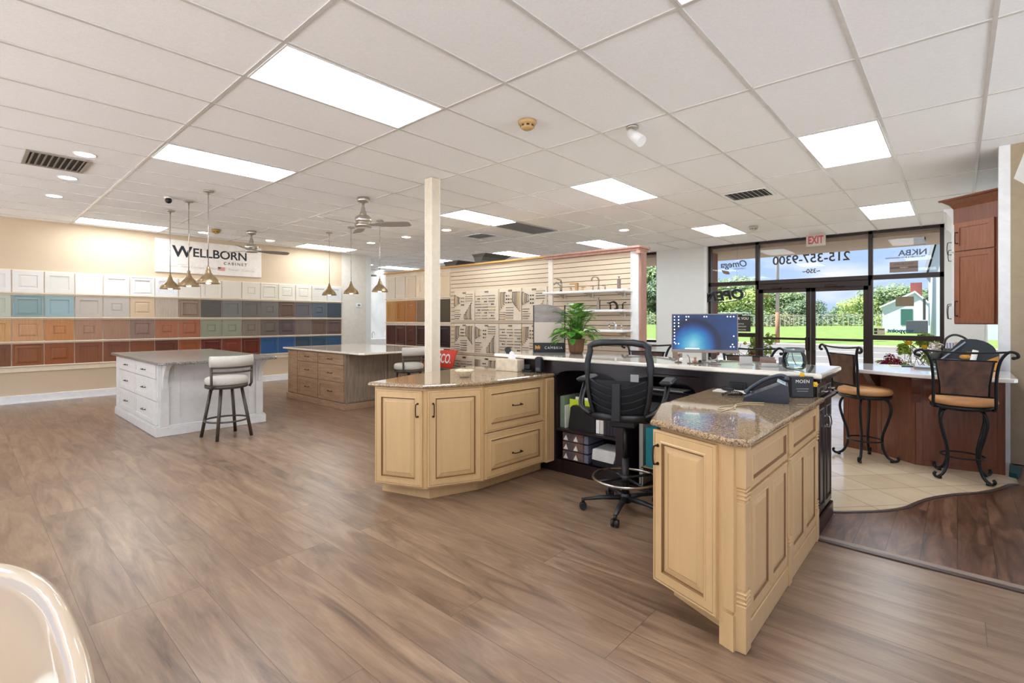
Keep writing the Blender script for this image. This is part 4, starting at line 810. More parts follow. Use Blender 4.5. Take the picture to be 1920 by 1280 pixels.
s0 = iron_stool('black iron bar stool with tan seat, nearest the tan wall at the cherry bar'); s0.location = (.035, 6.03, .010); s0.rotation_euler = (0, 0, .03)
s0.location = (.035, 5.98, .010)
copy_thing(s0, (-.70, 6.14, .010), -.85, 'black iron bar stool turned sideways at the left end of the cherry bar')
copy_thing(s0, (-1.53, 4.83, .010), PI - .1, 'black iron bar stool behind the reception bar, its scrolled back beside the glass jar')
copy_thing(s0, (-2.52, 4.80, .010), PI, 'black iron bar stool behind the reception bar, its scroll showing left of the monitor')
# office drafting chair, local faces +y
m_mesh = mat('black_mesh', '#15161b', .7, ns=200, na=.3); m_pl = mat('charcoal_plastic', '#1b1b1e', .42); m_chr = mat('worn_chrome', '#b5aca2', .25, 1)
t = thing('office_chair', 'black mesh drafting chair with chrome foot ring at the desk opening', 'chair', (-1.83, 3.30, 0), .30)
mb = MB(); mb.box((-.25, -.20, .715), (.25, .27, .785), .03); mb.build('seat', mat('black_fabric', '#141418', .9, ns=150, na=.2), t)
mb = MB(); mb.box((-.2, -.18, .695), (.2, .2, .715), .008); mb.box((-.09, -.12, .64), (.09, .10, .695), .01); mb.build('seat_mechanism', m_pl, t)
mb = MB(); mb.cyl((0, 0, .10), (0, 0, .40), .028); mb.cyl((0, 0, .40), (0, 0, .65), .015); mb.build('gas_lift', m_pl, t)
def bk(u, z):  # back surface
    y = -.235 - .05 * math.sin((z - .72) / .55 * PI * .9) - .02 * (z - .72); w = {0: .20}.get(0)
    return y + .06 * (u * u)
hw = lambda z: .170 + .050 * math.sin(min(1, max(0, (z - .70) / .32)) * PI / 2) if z < 1.02 else .22
zt = 1.255
outl = []
for i in range(15): z = .74 + (1.20 - .74) * i / 14; outl.append((hw(z) - (.02 * max(0, (z - 1.12) / .08)), z))
outl += [(.205, 1.232), (.17, 1.25), (.10, 1.262), (0, 1.265)]
pts = [(x, bk(x / .24, z), z) for x, z in outl]; pts = pts + [(-x, y, z) for x, y, z in reversed(pts[:-1])]
mb = MB(); mb.tube(pts, [.020] * 10 + [.027] * (len(pts) - 20) + [.020] * 10, 8, flat=.8); mb.tube([(x, bk(x / .24, .74), .735) for x in (-.18, -.09, 0, .09, .18)], .03, 8); mb.build('back_frame', m_pl, t)
mb = MB(); mb.curvegrid(lambda u, v: ((2 * u - 1) * (hw(.75 + .27 * v) - .01), bk((2 * u - 1), .75 + .27 * v) - .002, .75 + .25 * v), 12, 10)
mb.curvegrid(lambda u, v: ((2 * u - 1) * (hw(1.0) - .01), bk((2 * u - 1), 1.0 + .25 * v) - .002, 1.0 + .25 * v), 12, 10) if False else None
mb.build('backrest_mesh', m_mesh, t)
m_see, nn, bb = node_mat('sheer_mesh'); bb.inputs['Base Color'].default_value = hexc('#23242a'); bb.inputs['Alpha'].default_value = .30
mb = MB(); mb.curvegrid(lambda u, v: ((2 * u - 1) * (hw(1.0) - .01), bk((2 * u - 1), 1.0 + .245 * v), 1.0 + .245 * v), 12, 8); mb.build('upper_mesh', m_see, t)
for z in (.80, .85, .90, .955):
    mb = MB(); mb.tube([(x, bk(x / .24, z) - .016, z + .06 * (x / .2) ** 2 - .01) for x in [-.19 + .38 * i / 12 for i in range(13)]], .006, 6, flat=.5); mb.build('lumbar_rib', m_pl, t)
mb = MB(); mb.box((-.03, -.315, .72), (.03, -.285, .98), .008); mb.build('spine', m_pl, t)
mb = MB(); mb.box((.10, -.318, 1.0), (.155, -.312, 1.05), .002); mb.build('label_tag', mat('tag_grey', '#8b8b8b', .5), t)
for sx in (-1, 1):
    mb = MB(); mb.tube(bez([(sx * .16, -.05, .69), (sx * .27, -.06, .70), (sx * .30, -.08, .78), (sx * .305, -.05, .90), (sx * .30, .02, .955)], 5), .022, 8, flat=.6); mb.tube(bez([(sx * .19, -.27, .76), (sx * .27, -.22, .80), (sx * .295, -.12, .86), (sx * .30, .0, .95)], 4), .02, 8, flat=.6); a = mb.build('arm_support', m_pl, t)
    mb = MB(); mb.box((sx * .30 - .045, -.11, .955), (sx * .30 + .045, .19, .99), .014); mb.build('armrest', m_pl, t)
mb = MB(); mb.tube([(.235 * math.cos(a), .235 * math.sin(a), .25) for a in [2 * PI * i / 36 for i in range(36)]], .011, 8, closed=True); fr_ = mb.build('foot_ring', m_chr, t)
mb = MB(); mb.cyl((0, 0, .225), (0, 0, .275), .04)
for k in range(4): a = PI / 4 + k * PI / 2; mb.tube([(.03 * math.cos(a), .03 * math.sin(a), .25), (.23 * math.cos(a), .23 * math.sin(a), .25)], .010, 6)
mb.build('ring_hub', m_pl, t)
mb = MB(); mb.cyl((0, 0, .075), (0, 0, .14), .045, .035); mb.build('base_hub', m_pl, t)
for k in range(5):
    a = 2 * PI * k / 5 + 2.18; c_, s_ = math.cos(a), math.sin(a)
    mb = MB(); mb.tube([(.03 * c_, .03 * s_, .105), (.16 * c_, .16 * s_, .10), (.31 * c_, .31 * s_, .078)], [.026, .022, .015], 8, flat=.7); mb.build('base_leg', m_pl, t)
    mb = MB(); mb.cyl((.31 * c_, .31 * s_, .05), (.31 * c_, .31 * s_, .085), .012)
    for sd in (-1, 1): q = Vector((-s_, c_, 0)) * sd; ctr = Vector((.31 * c_, .31 * s_, .029)); mb.cyl(ctr + q * .008, ctr + q * .026, .028, .025, 14)
    mb.build('caster', m_black, t)
# ================================================================== THINGS ON THE COUNTERS
BZ = 1.0735; GZ = .9175; QZ = .9155
def P(x): return mat(x[0], *x[1:])
m_paper = mat('paper_white', '#ebe7df', .8); m_blk = MATS['black_plastic']
# monitor
t = thing('monitor', 'computer monitor with a blue planet wallpaper standing on the raised bar', 'monitor', (-1.54, 4.07, BZ), .39); t.scale = (.92, .92, .95)
mb = MB(); mb.M = Matrix.Translation((0, 0, .245)) @ Matrix.Rotation(-.05, 4, 'X')
mb.box((-.275, -.008, -.165), (.275, .018, .17), .004); mb.build('housing', mat('monitor_grey', '#8d8078', .4), t)
ms, n, b = node_mat('screen_image'); nn_ = n.nodes.new; k = n.links.new
tcn = nn_('ShaderNodeTexCoord'); sp = nn_('ShaderNodeSeparateXYZ'); k(tcn.outputs['Object'], sp.inputs[0])
mp_ = nn_('ShaderNodeMapping'); mp_.inputs['Location'].default_value = (.09, 0, -.145); mp_.inputs['Scale'].default_value = (1, 0, 1.0); k(tcn.outputs['Object'], mp_.inputs[0])
ln = nn_('ShaderNodeVectorMath'); ln.operation = 'LENGTH'; k(mp_.outputs[0], ln.inputs[0]); cr_ = nn_('ShaderNodeValToRGB'); e = cr_.color_ramp.elements
e[0].position = 0; e[0].color = hexc('#9fdcea'); e[1].position = .36; e[1].color = hexc('#1b3f74')
for p_, c_ in ((.06, '#5fbcd8'), (.11, '#2489c4'), (.15, '#1b5aa6'), (.18, '#182f66'), (.205, '#0c1630'), (.225, '#0f1d3c'), (.245, '#1a3562')): cr_.color_ramp.elements.new(p_).color = hexc(c_)
nz_ = nn_('ShaderNodeTexNoise'); nz_.inputs['Scale'].default_value = 9; k(tcn.outputs['Object'], nz_.inputs[0]); ov = nn_('ShaderNodeMixRGB'); ov.blend_type = 'OVERLAY'; ov.inputs[0].default_value = .5; k(cr_.outputs[0], ov.inputs[1]); k(nz_.outputs[0], ov.inputs[2])
k(ln.outputs['Value'], cr_.inputs[0]); b.inputs['Base Color'].default_value = (.01, .01, .02, 1); b.inputs['Roughness'].default_value = .25; k(ov.outputs[0], b.inputs['Emission Color']); b.inputs['Emission Strength'].default_value = .42
SM = Matrix.Translation((0, 0, .245)) @ Matrix.Rotation(-.05, 4, 'X')
mb = MB(); mb.M = SM; mb.box((-.268, -.0095, -.138), (.268, -.008, .163)); scr = mb.build('screen', ms, t)
m_ic = mat('icon_white', '#dfe8ee', .5, emit=.7); mb = MB(); mb.M = SM
for x, z in [(-.25, .145 - .028 * i) for i in range(9)] + [(-.215, .145 - .028 * i) for i in range(4)] + [(-.15, .145), (-.13, .145), (-.15, .118), (0, .145), (.02, .145), (.19, .145), (.215, .145), (.24, .145), (.24, -.02), (.23, -.09), (.24, -.11), (.215, -.11), (-.24, -.09), (-.215, -.09)]: mb.box((x - .005, -.0105, z - .005), (x + .005, -.0095, z + .005))
mb.box((-.16, -.0105, -.134), (-.04, -.0095, -.127)); mb.build('desktop_icons', m_ic, scr)
mb = MB(); mb.tube(bez([(0, .05, .004), (0, .045, .06), (0, .03, .14), (0, .02, .24)], 4), .028, 8, flat=.4); mb.box((-.10, -.06, 0), (.10, .09, .008), .003); mb.build('stand', mat('stand_silver', '#9a958d', .35, .7), t)
# cambria board
t = thing('sample_stand', 'upright quartz brand sample stand with black base left of the plant on the raised bar', 'sample display', (-3.24, 4.21, BZ), .66)
mb = MB(); mb.box((-.17, -.02, 0), (.17, .10, .012), .003); mb.box((-.172, -.022, .0), (.172, .0, .10), .004); mb.box((-.172, .004, .1), (-.160, .02, .50)); mb.box((.160, .004, .1), (.172, .02, .50)); mb.build('frame', m_blk, t)
mb = MB(); mb.box((-.16, 0, .08), (.16, .016, .32), .002); mb.build('sample_slab', mat('greige_quartz', '#c4b4a4', .25, ns=40, na=.03), t)
mb = MB(); pts = [(-.16, .32), (.16, .32), (.16, .44), (.10, .475), (.02, .50), (-.06, .51), (-.16, .50)]; r_ = [[mb.v((x, y, z)) for x, z in pts] for y in (-.001, .015)]; mb.loft(r_)
mb.build('veined_slab', mat('grey_veined_quartz', '#9f958b', .25, ns=5, na=.22, col2='#776c63', stretch=(1, 1, 3)), t)
m_gold = mat('gold_logo', '#d79b28', .4)
text('lettering', 'CAMBRIA', .038, m_paper, t, Matrix.Translation((.045, -.0225, .035)), .001, space=1.25)
mb = MB(); mb.M = Matrix.Translation((-.12, -.0225, .052))
for i in range(5): mb.box((-.03 + i * .011, -.001, -.022 + .006 * (i % 2)), (-.023 + i * .011, 0, .022 - .005 * (i % 3)))
mb.box((-.03, -.001, -.004), (.026, 0, .004)); mb.build('logo', m_gold, t)
# potted plant
def leafy(mb, c, n, rad, size, rnd, up=.5, sq=(1, 1, 1)):
    for i in range(n):
        d = Vector((rnd.gauss(0, 1), rnd.gauss(0, 1), rnd.gauss(0, 1))).normalized(); r = rad * rnd.random() ** .35
        p = Vector(c) + Vector((d.x * r * sq[0], d.y * r * sq[1], d.z * r * sq[2])); s = size * rnd.uniform(.6, 1.3)
        nrm = (d + Vector((rnd.gauss(0, .4), rnd.gauss(0, .4), up + rnd.gauss(0, .4)))).normalized(); u = nrm.orthogonal().normalized(); u = (Matrix.Rotation(rnd.uniform(0, 2 * PI), 3, nrm) @ u); w = nrm.cross(u)
        v = [mb.v(q) for q in (p - u * s, p + w * s * .45 + nrm * s * .1, p + u * s, p - w * s * .45 + nrm * s * .1)]; mb._f(v)
rp = random.Random(11)
m_lf2, n_, b_ = node_mat('fresh_leaf'); b_.inputs['Base Color'].default_value = hexc('#5d9a32'); b_.inputs['Roughness'].default_value = .4
def leafmat(name, c1, c2, c3, sc=8, rough=.5, tr=.25):
    m, n, b = node_mat(name); no = n.nodes.new('ShaderNodeTexNoise'); no.inputs['Scale'].default_value = sc; no.inputs['Detail'].default_value = 3; tc = n.nodes.new('ShaderNodeTexCoord'); n.links.new(tc.outputs['Object'], no.inputs[0])
    cr = n.nodes.new('ShaderNodeValToRGB'); e = cr.color_ramp.elements; e[0].position = .35; e[0].color = hexc(c1); e[1].position = .65; e[1].color = hexc(c3); cr.color_ramp.elements.new(.5).color = hexc(c2); n.links.new(no.outputs[0], cr.inputs[0]); n.links.new(cr.outputs[0], b.inputs['Base Color']); b.inputs['Roughness'].default_value = rough
    tl = n.nodes.new('ShaderNodeBsdfTranslucent'); n.links.new(cr.outputs[0], tl.inputs[0]); mx = n.nodes.new('ShaderNodeMixShader'); mx.inputs[0].default_value = tr; n.links.new(b.outputs[0], mx.inputs[1]); n.links.new(tl.outputs[0], mx.inputs[2]); n.links.new(mx.outputs[0], n.nodes['Material Output'].inputs[0]); return m
m_pl1 = leafmat('pothos_leaf', '#2f6a24', '#5c9c37', '#a4cf5f', 14, .4)
t = thing('potted_plant', 'bushy green plant in a brown wicker pot on the raised bar', 'plant', (-2.90, 4.22, BZ))
mb = MB(); mb.lathe([(.001, .002), (.062, .002), (.07, .03), (.085, .14), (.09, .15), (.08, .15), (.07, .13), (.001, .125)], n=24, flute=.05); mb.build('pot', wood('wicker_brown', '#7c5238', '#5d3a26', .7), t)
stem = MB(); lf = MB(); lf.sm = True
for i in range(190):
    a = rp.uniform(0, 2 * PI); R_ = rp.uniform(.02, .17); H_ = .16 + rp.uniform(.06, .34) * (1 - (R_ / .26) ** 2 * .6); 
    if i % 6 == 0: R_ = .2; H_ = rp.uniform(.13, .25)
    tip = Vector((R_ * math.cos(a), R_ * math.sin(a), H_)); b0 = Vector((.03 * math.cos(a), .03 * math.sin(a), .125))
    mid = b0.lerp(tip, .55) + Vector((0, 0, .04)); stem.tube([b0, mid, tip], .0018, 4)
    d = (tip - mid).normalized(); d = (d + Vector((math.cos(a), math.sin(a), -.3)) * .8).normalized(); s_ = d.cross(Vector((0, 0, 1))).normalized(); up = s_.cross(d); L_ = rp.uniform(.06, .10); W_ = L_ * .42
    rows = []
    for u, w_ in ((0, .25), (.2, .85), (.45, 1), (.75, .6), (1, .03)):
        c_ = tip + d * L_ * u - Vector((0, 0, L_ * .35 * u * u)); rows.append([lf.v(c_ - s_ * W_ * w_ + up * .006), lf.v(c_), lf.v(c_ + s_ * W_ * w_ + up * .006)])
    for r0, r1 in zip(rows, rows[1:]):
        for q in (0, 1): lf._f([r0[q], r0[q + 1], r1[q + 1], r1[q]])
stem.build('stems', mat('stem_green', '#5f8a3a', .6), t); lf.build('foliage', m_pl1, t)
# glass jar
m_jar = glass_mat('jar_glass', '#dcebe6', 1.5)
t = thing('glass_jar', 'clear glass jar with a metal rim on the right end of the raised bar', 'jar', (-.84, 3.86, BZ))
mb = MB(); mb.lathe([(.001, .004), (.055, .004), (.072, .02), (.078, .06), (.07, .10), (.058, .125), (.06, .15)], n=28); mb.build('jar_body', m_jar, t)
mb = MB(); mb.lathe([(.060, .122), (.064, .122), (.064, .152), (.060, .152)], n=28); mb.build('rim', mat('jar_rim', '#7d8487', .35, .8), t)
mb = MB(); mb.tube([(.0, -.064, .12), (.01, -.078, .08), (.03, -.082, .04)], .0025, 5); mb.tube([(-.02, -.062, .12), (-.03, -.078, .07), (-.015, -.082, .03)], .0025, 5); mb.build('cord_bow', m_blk, t)
# figurines, card holders
def trinket(loc, label, parts, rz=.4, nm='figurine'):
    t = thing(nm, label, 'figurine' if nm == 'figurine' else nm.replace('_', ' '), loc, rz)
    for pn, fn, m in parts:
        mb = MB(); fn(mb); mb.build(pn, m, t)
    return t
m_br = mat('aged_bronze', '#7d6a58', .35, .6); m_dkb = mat('dark_ball', '#2a2524', .4)
trinket((-1.68, 3.89, BZ), 'small bronze butterfly figurine with a white bead left of the monitor stand', [('base', lambda m: m.lathe([(.001, 0), (.03, 0), (.025, .008), (.001, .012)]), m_br), ('body', lambda m: (m.cyl((0, 0, .008), (0, 0, .055), .004), m.ball((.0, 0, .06), .012, 6)), m_br),
    ('wing', lambda m: m.prism([(-.045, -.002), (-.005, -.002), (-.005, .002), (-.045, .002)], .03, .085, 0), m_br), ('wing', lambda m: m.prism([(.005, -.002), (.03, -.002), (.03, .002), (.005, .002)], .035, .075, 0), m_br), ('bead', lambda m: m.ball((.024, -.012, .03), .014, 6), m_white)])
trinket((-1.545, 3.87, BZ), 'small bronze figure group on a flat plate before the monitor', [('plate', lambda m: m.box((-.05, -.02, 0), (.07, .02, .006), .002), m_br), ('figure', lambda m: (m.cyl((.01, 0, .006), (.01, 0, .035), .011, .007), m.ball((.01, 0, .043), .011, 6)), mat('copper_brown', '#a06c50', .4)), ('ball', lambda m: m.ball((.045, 0, .019), .013, 6), m_dkb), ('antenna', lambda m: m.tube([(-.03, 0, .006), (-.035, 0, .05), (-.05, 0, .07)], .003, 5), m_br)])
trinket((-1.41, 3.92, BZ), 'small silver branch figurine with a dark red bead right of the monitor stand', [('branch', lambda m: (m.tube(bez([(-.03, 0, .004), (-.01, 0, .03), (.02, 0, .04), (.03, 0, .075)], 4), .005, 6), m.tube([(.02, 0, .04), (.045, 0, .012)], .005, 6), m.tube([(-.01, 0, .03), (-.03, 0, .055)], .004, 6)), mat('pewter', '#a09c94', .3, .8)), ('bead', lambda m: m.ball((.03, 0, .082), .013, 6), mat('garnet', '#5d1d1d', .3)), ('foot', lambda m: m.box((-.04, -.015, 0), (.055, .015, .005), .001), m_br)])
m_acr = mat('clear_grey_acrylic', '#b7b2ad', .15)
t = thing('card_holder', 'grey acrylic card holder standing alone on the raised bar', 'card holder', (-1.21, 4.05, BZ), .5); mb = MB(); mb.M = Matrix.Rotation(-.25, 4, 'X'); mb.box((-.045, -.004, .005), (.045, .012, .065), .002); mb.build('body', m_acr, t); mb = MB(); mb.box((-.05, -.02, 0), (.05, .04, .006), .002); mb.build('foot', m_acr, t)
t = thing('card_holder', 'business card holder full of brown cards beside the glass jar', 'card holder', (-1.03, 3.97, BZ), .5)
mb = MB(); mb.box((-.055, -.02, 0), (.055, .05, .008), .002); mb.box((-.055, -.02, 0), (.055, -.015, .03), .001); mb.build('body', m_acr, t); mb = MB(); mb.box((-.048, -.012, .009), (.048, .03, .055), .002); mb.build('cards', mat('brown_cards', '#7e6353', .6), t); mb = MB(); mb.box((-.05, .032, .009), (.05, .04, .07), .001); mb.build('cards', mat('mauve_cards', '#8f7a76', .6), t)
t = thing('card_stand', 'small dark card stand just left of the glass jar', 'card stand', (-.99, 4.2, BZ), .5); mb = MB(); mb.box((-.03, -.003, .0), (.03, .003, .06), .001); mb.build('card', mat('slate_card', '#5b5f66', .5), t); mb = MB(); mb.box((-.03, -.015, 0), (.03, .015, .005), .001); mb.build('foot', m_acr, t)
# phone
t = thing('desk_phone', 'black office desk phone on the near granite counter', 'telephone', (-.885, 3.36, GZ), .22)
mb = MB(); r_ = []
for y in (-.10, .10): r_.append([mb.v(q) for q in ((-.125, y, 0), (.12, y, 0), (.125, y, .02), (.118, y, .105), (.085, y, .118), (-.12, y, .022))])
mb.loft(r_); mb.build('body', mat('phone_charcoal', '#23262c', .35), t)
mb = MB(); mb.sm = True; mb.tube(bez([(-.115, .065, .028), (-.10, .065, .055), (-.02, .065, .115), (.06, .065, .15), (.10, .065, .148), (.108, .065, .125)], 5), [.022] * 4 + [.014] * 18 + [.02] * 4, 8, flat=.8); mb.build('handset', mat('phone_handset', '#3a3f46', .3), t)
mb = MB(); mb.M = Matrix.Translation((.085, -.03, .117)) @ Matrix.Rotation(.45, 4, 'Y'); mb.box((-.03, -.055, 0), (.02, .055, .008), .002); mb.build('display', mat('phone_lcd', '#b9c4cb', .2), t)
mb = MB()
for i in range(4):
    for j in range(3): x = -.09 + .035 * i; mb.M = Matrix.Translation((x, -.07 + .03 * j, .034 + .016 * i)) @ Matrix.Rotation(-.43, 4, 'Y'); mb.box((-.01, -.009, 0), (.01, .009, .004), .001)
mb.build('keys', mat('phone_keys', '#4a4e55', .4), t)
def coil(p, n, r):
    P_ = bez(p, 40); out = []
    for i, q in enumerate(P_): a = i * 1.2; out.append(q + Vector((0, math.cos(a) * r, math.sin(a) * r + r)))
    return out
mb = MB(); mb.tube(coil([(-.97, 3.43, GZ + .004), (-1.06, 3.43, GZ + .004), (-1.12, 3.38, GZ + .004), (-1.09, 3.35, GZ + .012), (-1.04, 3.40, GZ + .012), (-1.11, 3.42, GZ + .02), (-1.15, 3.35, GZ + .004)], 40, .007), .003, 5); _o = mb.build('handset_cord', m_blk); _o.parent = t; _o.matrix_parent_inverse = (Matrix.Translation(t.location) @ Matrix.Rotation(.22, 4, 'Z')).inverted()
mb = MB(); mb.tube(bez([(-.86, 3.22, GZ + .005), (-.93, 3.18, GZ + .003), (-.97, 3.10, GZ + .003), (-.965, 3.02, GZ + .003), (-.93, 2.90, GZ + .003), (-1.0, 2.86, GZ + .003), (-1.01, 2.95, GZ + .003), (-.955, 3.02, GZ + .003), (-.955, 2.75, GZ + .003)], 8), .0025, 5); tag(mb.build('thin_cable', mat('beige_cable', '#c7b58f', .5)), 'thin pale cable curling on the granite in front of the phone', 'cable')
t = thing('display_box', 'black faucet brand box with two yellow flowers behind the desk phone', 'box', (-.765, 3.655, GZ), .72)
mb = MB(); mb.box((-.07, -.035, 0), (.07, .035, .135), .002); mb.build('box_body', m_blk, t); text('lettering', 'MOEN', .03, m_paper, t, Matrix.Translation((0, -.036, .095)), .0006, space=1.1)
mb = MB(); mb.box((-.04, -.0365, .055), (.04, -.035, .059)); mb.box((-.035, -.0365, .04), (.035, -.035, .044)); mb.build('caption', mat('caption_grey', '#8b8b8b', .6), t)
m_yel = mat('yellow_petal', '#e9b91f', .6)
for x, z in ((.0, .145), (.085, .085)):
    mb = MB()
    for i in range(6): a = i * PI / 3; mb.ball((x + .011 * math.cos(a), -.03, z + .011 * math.sin(a)), .008, 5, sq=(1, .4, 1))
    mb.ball((x, -.034, z), .006, 5); mb.build('flower', m_yel, t)
mb = MB(); mb.tube([(.05, .02, .10), (.075, .02, .16), (.10, .02, .20)], [.008, .014, .016], 8, flat=.6); mb.build('lever_handle', mat('gunmetal_lever', '#3c3f44', .3, .7), t)
mb = MB(); mb.M = at((-1.16, 3.62, GZ), .05); mb.box((-.13, -.06, 0), (.13, .06, .004), .001); tag(mb.build('paper_pad', m_paper), 'flat grey white paper pad under the mouse on the near granite counter', 'paper')
t = thing('computer_mouse', 'black computer mouse on the paper pad by the desk wall', 'mouse', (-1.2, 3.61, GZ + .005), -.1); mb = MB(); mb.sm = True; mb.ball((0, 0, .014), .05, 8, sq=(1, .6, .30)); mb.build('shell', m_blk, t)
# left counter
t = thing('tissue_box', 'beige patterned tissue box on the left granite counter', 'tissue box', (-3.28, 3.63, GZ), .12)
mb = MB(); mb.box((-.13, -.06, 0), (.13, .06, .115), .003); mb.build('carton', mat('tissue_carton', '#d8c6ab', .7, ns=16, na=.14), t)
mb = MB(); mb.sm = True; mb.curvegrid(lambda u, v: ((u - .5) * (.10 - .05 * v) + .02, math.sin(u * 9) * .014 * (1 - v * .5), .112 + .085 * v * (1 - .4 * abs(u - .5))), 12, 6); mb.build('tissue', mat('tissue_white', '#f1eef0', .9), t)
t = thing('glass_bowl', 'cut glass candy bowl on the left granite counter', 'bowl', (-3.22, 2.97, GZ)); mb = MB(); mb.lathe([(.001, .004), (.04, .004), (.045, .015), (.075, .045), (.09, .06), (.085, .062), (.07, .048), (.04, .02), (.001, .016)], n=24, flute=.06); mb.build('bowl_body', mat('cut_glass', '#dccfae', .08, spec=.9, ns=60, na=.2), t)
mb = MB(); [mb.ball((.02 * math.cos(i * 2.1), .02 * math.sin(i * 2.1), .03 + .004 * (i % 3)), .012, 5) for i in range(8)]; mb.build('sweets', mat('gold_wrapper', '#b58b3f', .3, .4), t, ).update_tag()
t = thing('phone_cradle', 'black upright device at the right end of the left granite counter', 'device', (-2.95, 3.68, GZ), .2); mb = MB(); mb.box((-.035, -.03, 0), (.035, .03, .15), .012); mb.build('body', m_blk, t); mb = MB(); mb.box((-.02, -.032, .02), (.02, -.03, .05)); mb.build('badge', mat('badge_grey', '#55575c', .4), t)
t = thing('tape_dispenser', 'low black desk gadget between the tissue box and the upright device', 'device', (-3.08, 3.67, GZ), .1); mb = MB(); mb.box((-.05, -.03, 0), (.05, .03, .02), .004); mb.box((-.035, -.02, .02), (.03, .02, .07), .01); mb.build('body', m_blk, t)
t = thing('speaker', 'small dark round speaker on the left tip of the raised bar', 'speaker', (-3.46, 3.80, BZ), .7); mb = MB(); mb.cyl((0, -.03, .035), (0, .04, .035), .034, .028, 18); mb.box((-.02, -.02, 0), (.02, .03, .01)); mb.build('body', mat('dark_olive_plastic', '#22261f', .4), t)
# ---- shelf contents under the desk
def book(x0, x1, y0, y1, z0, z1, m, label, cat, nm, grp=None): mb = MB(); mb.box((x0, y0, z0), (x1, y1, z1), .002); return tag(mb.build(nm, m), label, cat, grp)
book(-2.795, -2.745, 3.80, 4.08, .407, .70, mat('sage_binder', '#7c8a72', .6), 'sage green binder at the left end of the upper desk shelf', 'binder', 'binder')
book(-2.735, -2.728, 3.79, 4.05, .407, .62, m_paper, 'white folder edge beside the sage binder on the desk shelf', 'folder', 'folder')
t = thing('folder', 'neon yellow folder leaning behind the black file holder on the desk shelf', 'folder', (-2.56, 3.88, .4065)); mb = MB(); mb.M = Matrix.Rotation(.10, 4, 'Z'); mb.box((-.17, 0, .0), (.14, .01, .265), .001); mb.build('cover', mat('neon_yellow', '#c3d22a', .5), t); mb = MB(); mb.box((-.13, .022, 0), (.15, .03, .285), .001); mb.build('papers', m_paper, t)
mb = MB(); v = [(-.155, 0), (.135, 0), (.135, .20), (.12, .215), (-.11, .22), (-.13, .20)]; r_ = [[mb.v((-2.545 + x, y, .4065 + z)) for x, z in v] for y in (3.80, 3.86)]; mb.loft(r_); tag(mb.build('file_holder', m_blk), 'black file holder in front of the yellow folder on the desk shelf', 'file holder')
book(-2.40, -2.365, 3.80, 4.05, .407, .66, m_paper, 'white binder right of the black file holder', 'binder', 'binder'); book(-2.36, -2.325, 3.80, 4.05, .407, .66, mat('cream_binder', '#d8cfc0', .6), 'cream binder beside the row of dark cases', 'binder', 'binder')
for i in range(5): book(-2.318 + i * .03, -2.291 + i * .03, 3.80, 4.0, .407, .56, mat('dark_case', '#2b272c', .4), 'dark narrow case, %s from the left in the row on the desk shelf' % ORD[i], 'case', 'media_case', 'dark cases on the desk shelf')
m_cat = mat('catalogue_brown', '#8b6048', .5, ns=12, na=.5, col2='#4b4a50'); m_ct2 = mat('catalogue_spine', '#6d6a7c', .5)
for i in range(3):
    t = thing('catalogue_stack', 'pile of brown patterned brochures, %s on the lower desk shelf' % ('lowest', 'middle', 'topmost')[i], 'brochures', (-2.62, 3.93, .122 + i * .085), 0, 'brochure piles')
    mb = MB(); mb.box((-.13, -.15, 0), (.10, .13, .078), .003); mb.build('brochures', m_cat, t)
    mb = MB()
    for q in (0, 1): r0 = [mb.v(v_) for v_ in ((-.12 + q * .11, -.152, .01), (-.07 + q * .11, -.152, .01), (-.09 + q * .11, -.152, .06))]; mb._f(r0); r1 = [mb.v((a.co.x, -.150, a.co.z)) for a in r0]; mb.loft([r0, r1])
    mb.build('cover_pattern', m_paper, t)
    mb = MB(); mb.box((.105, -.148, .002), (.15, .13, .075), .002); mb.build('spines', m_ct2, t)
t = thing('paper_stack', 'loose stack of cream papers on the lower desk shelf', 'papers', (-2.31, 3.92, .122)); 
mb = MB(); mb.box((-.12, -.13, 0), (.125, .12, .05), .003); mb.build('tray', m_blk, t)
for i in range(7): mb = MB(); mb.M = at((0, 0, .051 + i * .014), (i * 37 % 9 - 4) * .02); mb.box((-.115, -.14, 0), (.115, .12, .012), .001); mb.build('papers', m_paper, t)
t = thing('keyboard_tray', 'dark keyboard tray with a pale paper inside the right desk opening', 'tray', (-1.78, 4.0, .8215)); mb = MB(); mb.box((-.28, -.12, 0), (.25, .12, .012), .003); mb.build('board', m_blk, t); mb = MB(); mb.box((-.2, -.11, .012), (.14, .06, .018)); mb.build('paper', m_paper, t)
book(-2.00, -1.965, 3.84, 4.1, .031, .55, mat('grey_roll_board', '#a39b90', .6), 'pale grey upright board in the right desk opening', 'board', 'board'); book(-1.93, -1.86, 3.82, 4.12, .20, .52, mat('teal_binder', '#17818c', .5), 'bright teal binder in the right desk opening', 'binder', 'binder'); book(-1.85, -1.62, 3.90, 4.12, .20, .55, mat('dark_teal_box', '#0f4750', .6), 'dark teal file box in the right desk opening', 'box', 'file_box')
t = thing('wire_rack', 'wire rack holding a yellow pad inside the right desk opening', 'rack', (-1.72, 3.97, .031)); mb = MB()
for x in (-.24, .24): mb.tube([(x, -.17, 0), (x, -.17, .16), (x, .17, .16), (x, .17, 0)], .004, 5)
mb.tube([(-.24, -.17, .16), (.24, -.17, .16)], .004, 5); mb.tube([(-.24, .17, .16), (.24, .17, .16)], .004, 5); mb.build('frame', m_chr, t); mb = MB(); mb.box((-.23, -.16, .155), (.23, .16, .168)); mb.build('pad', mat('manila', '#b89a62', .7), t)
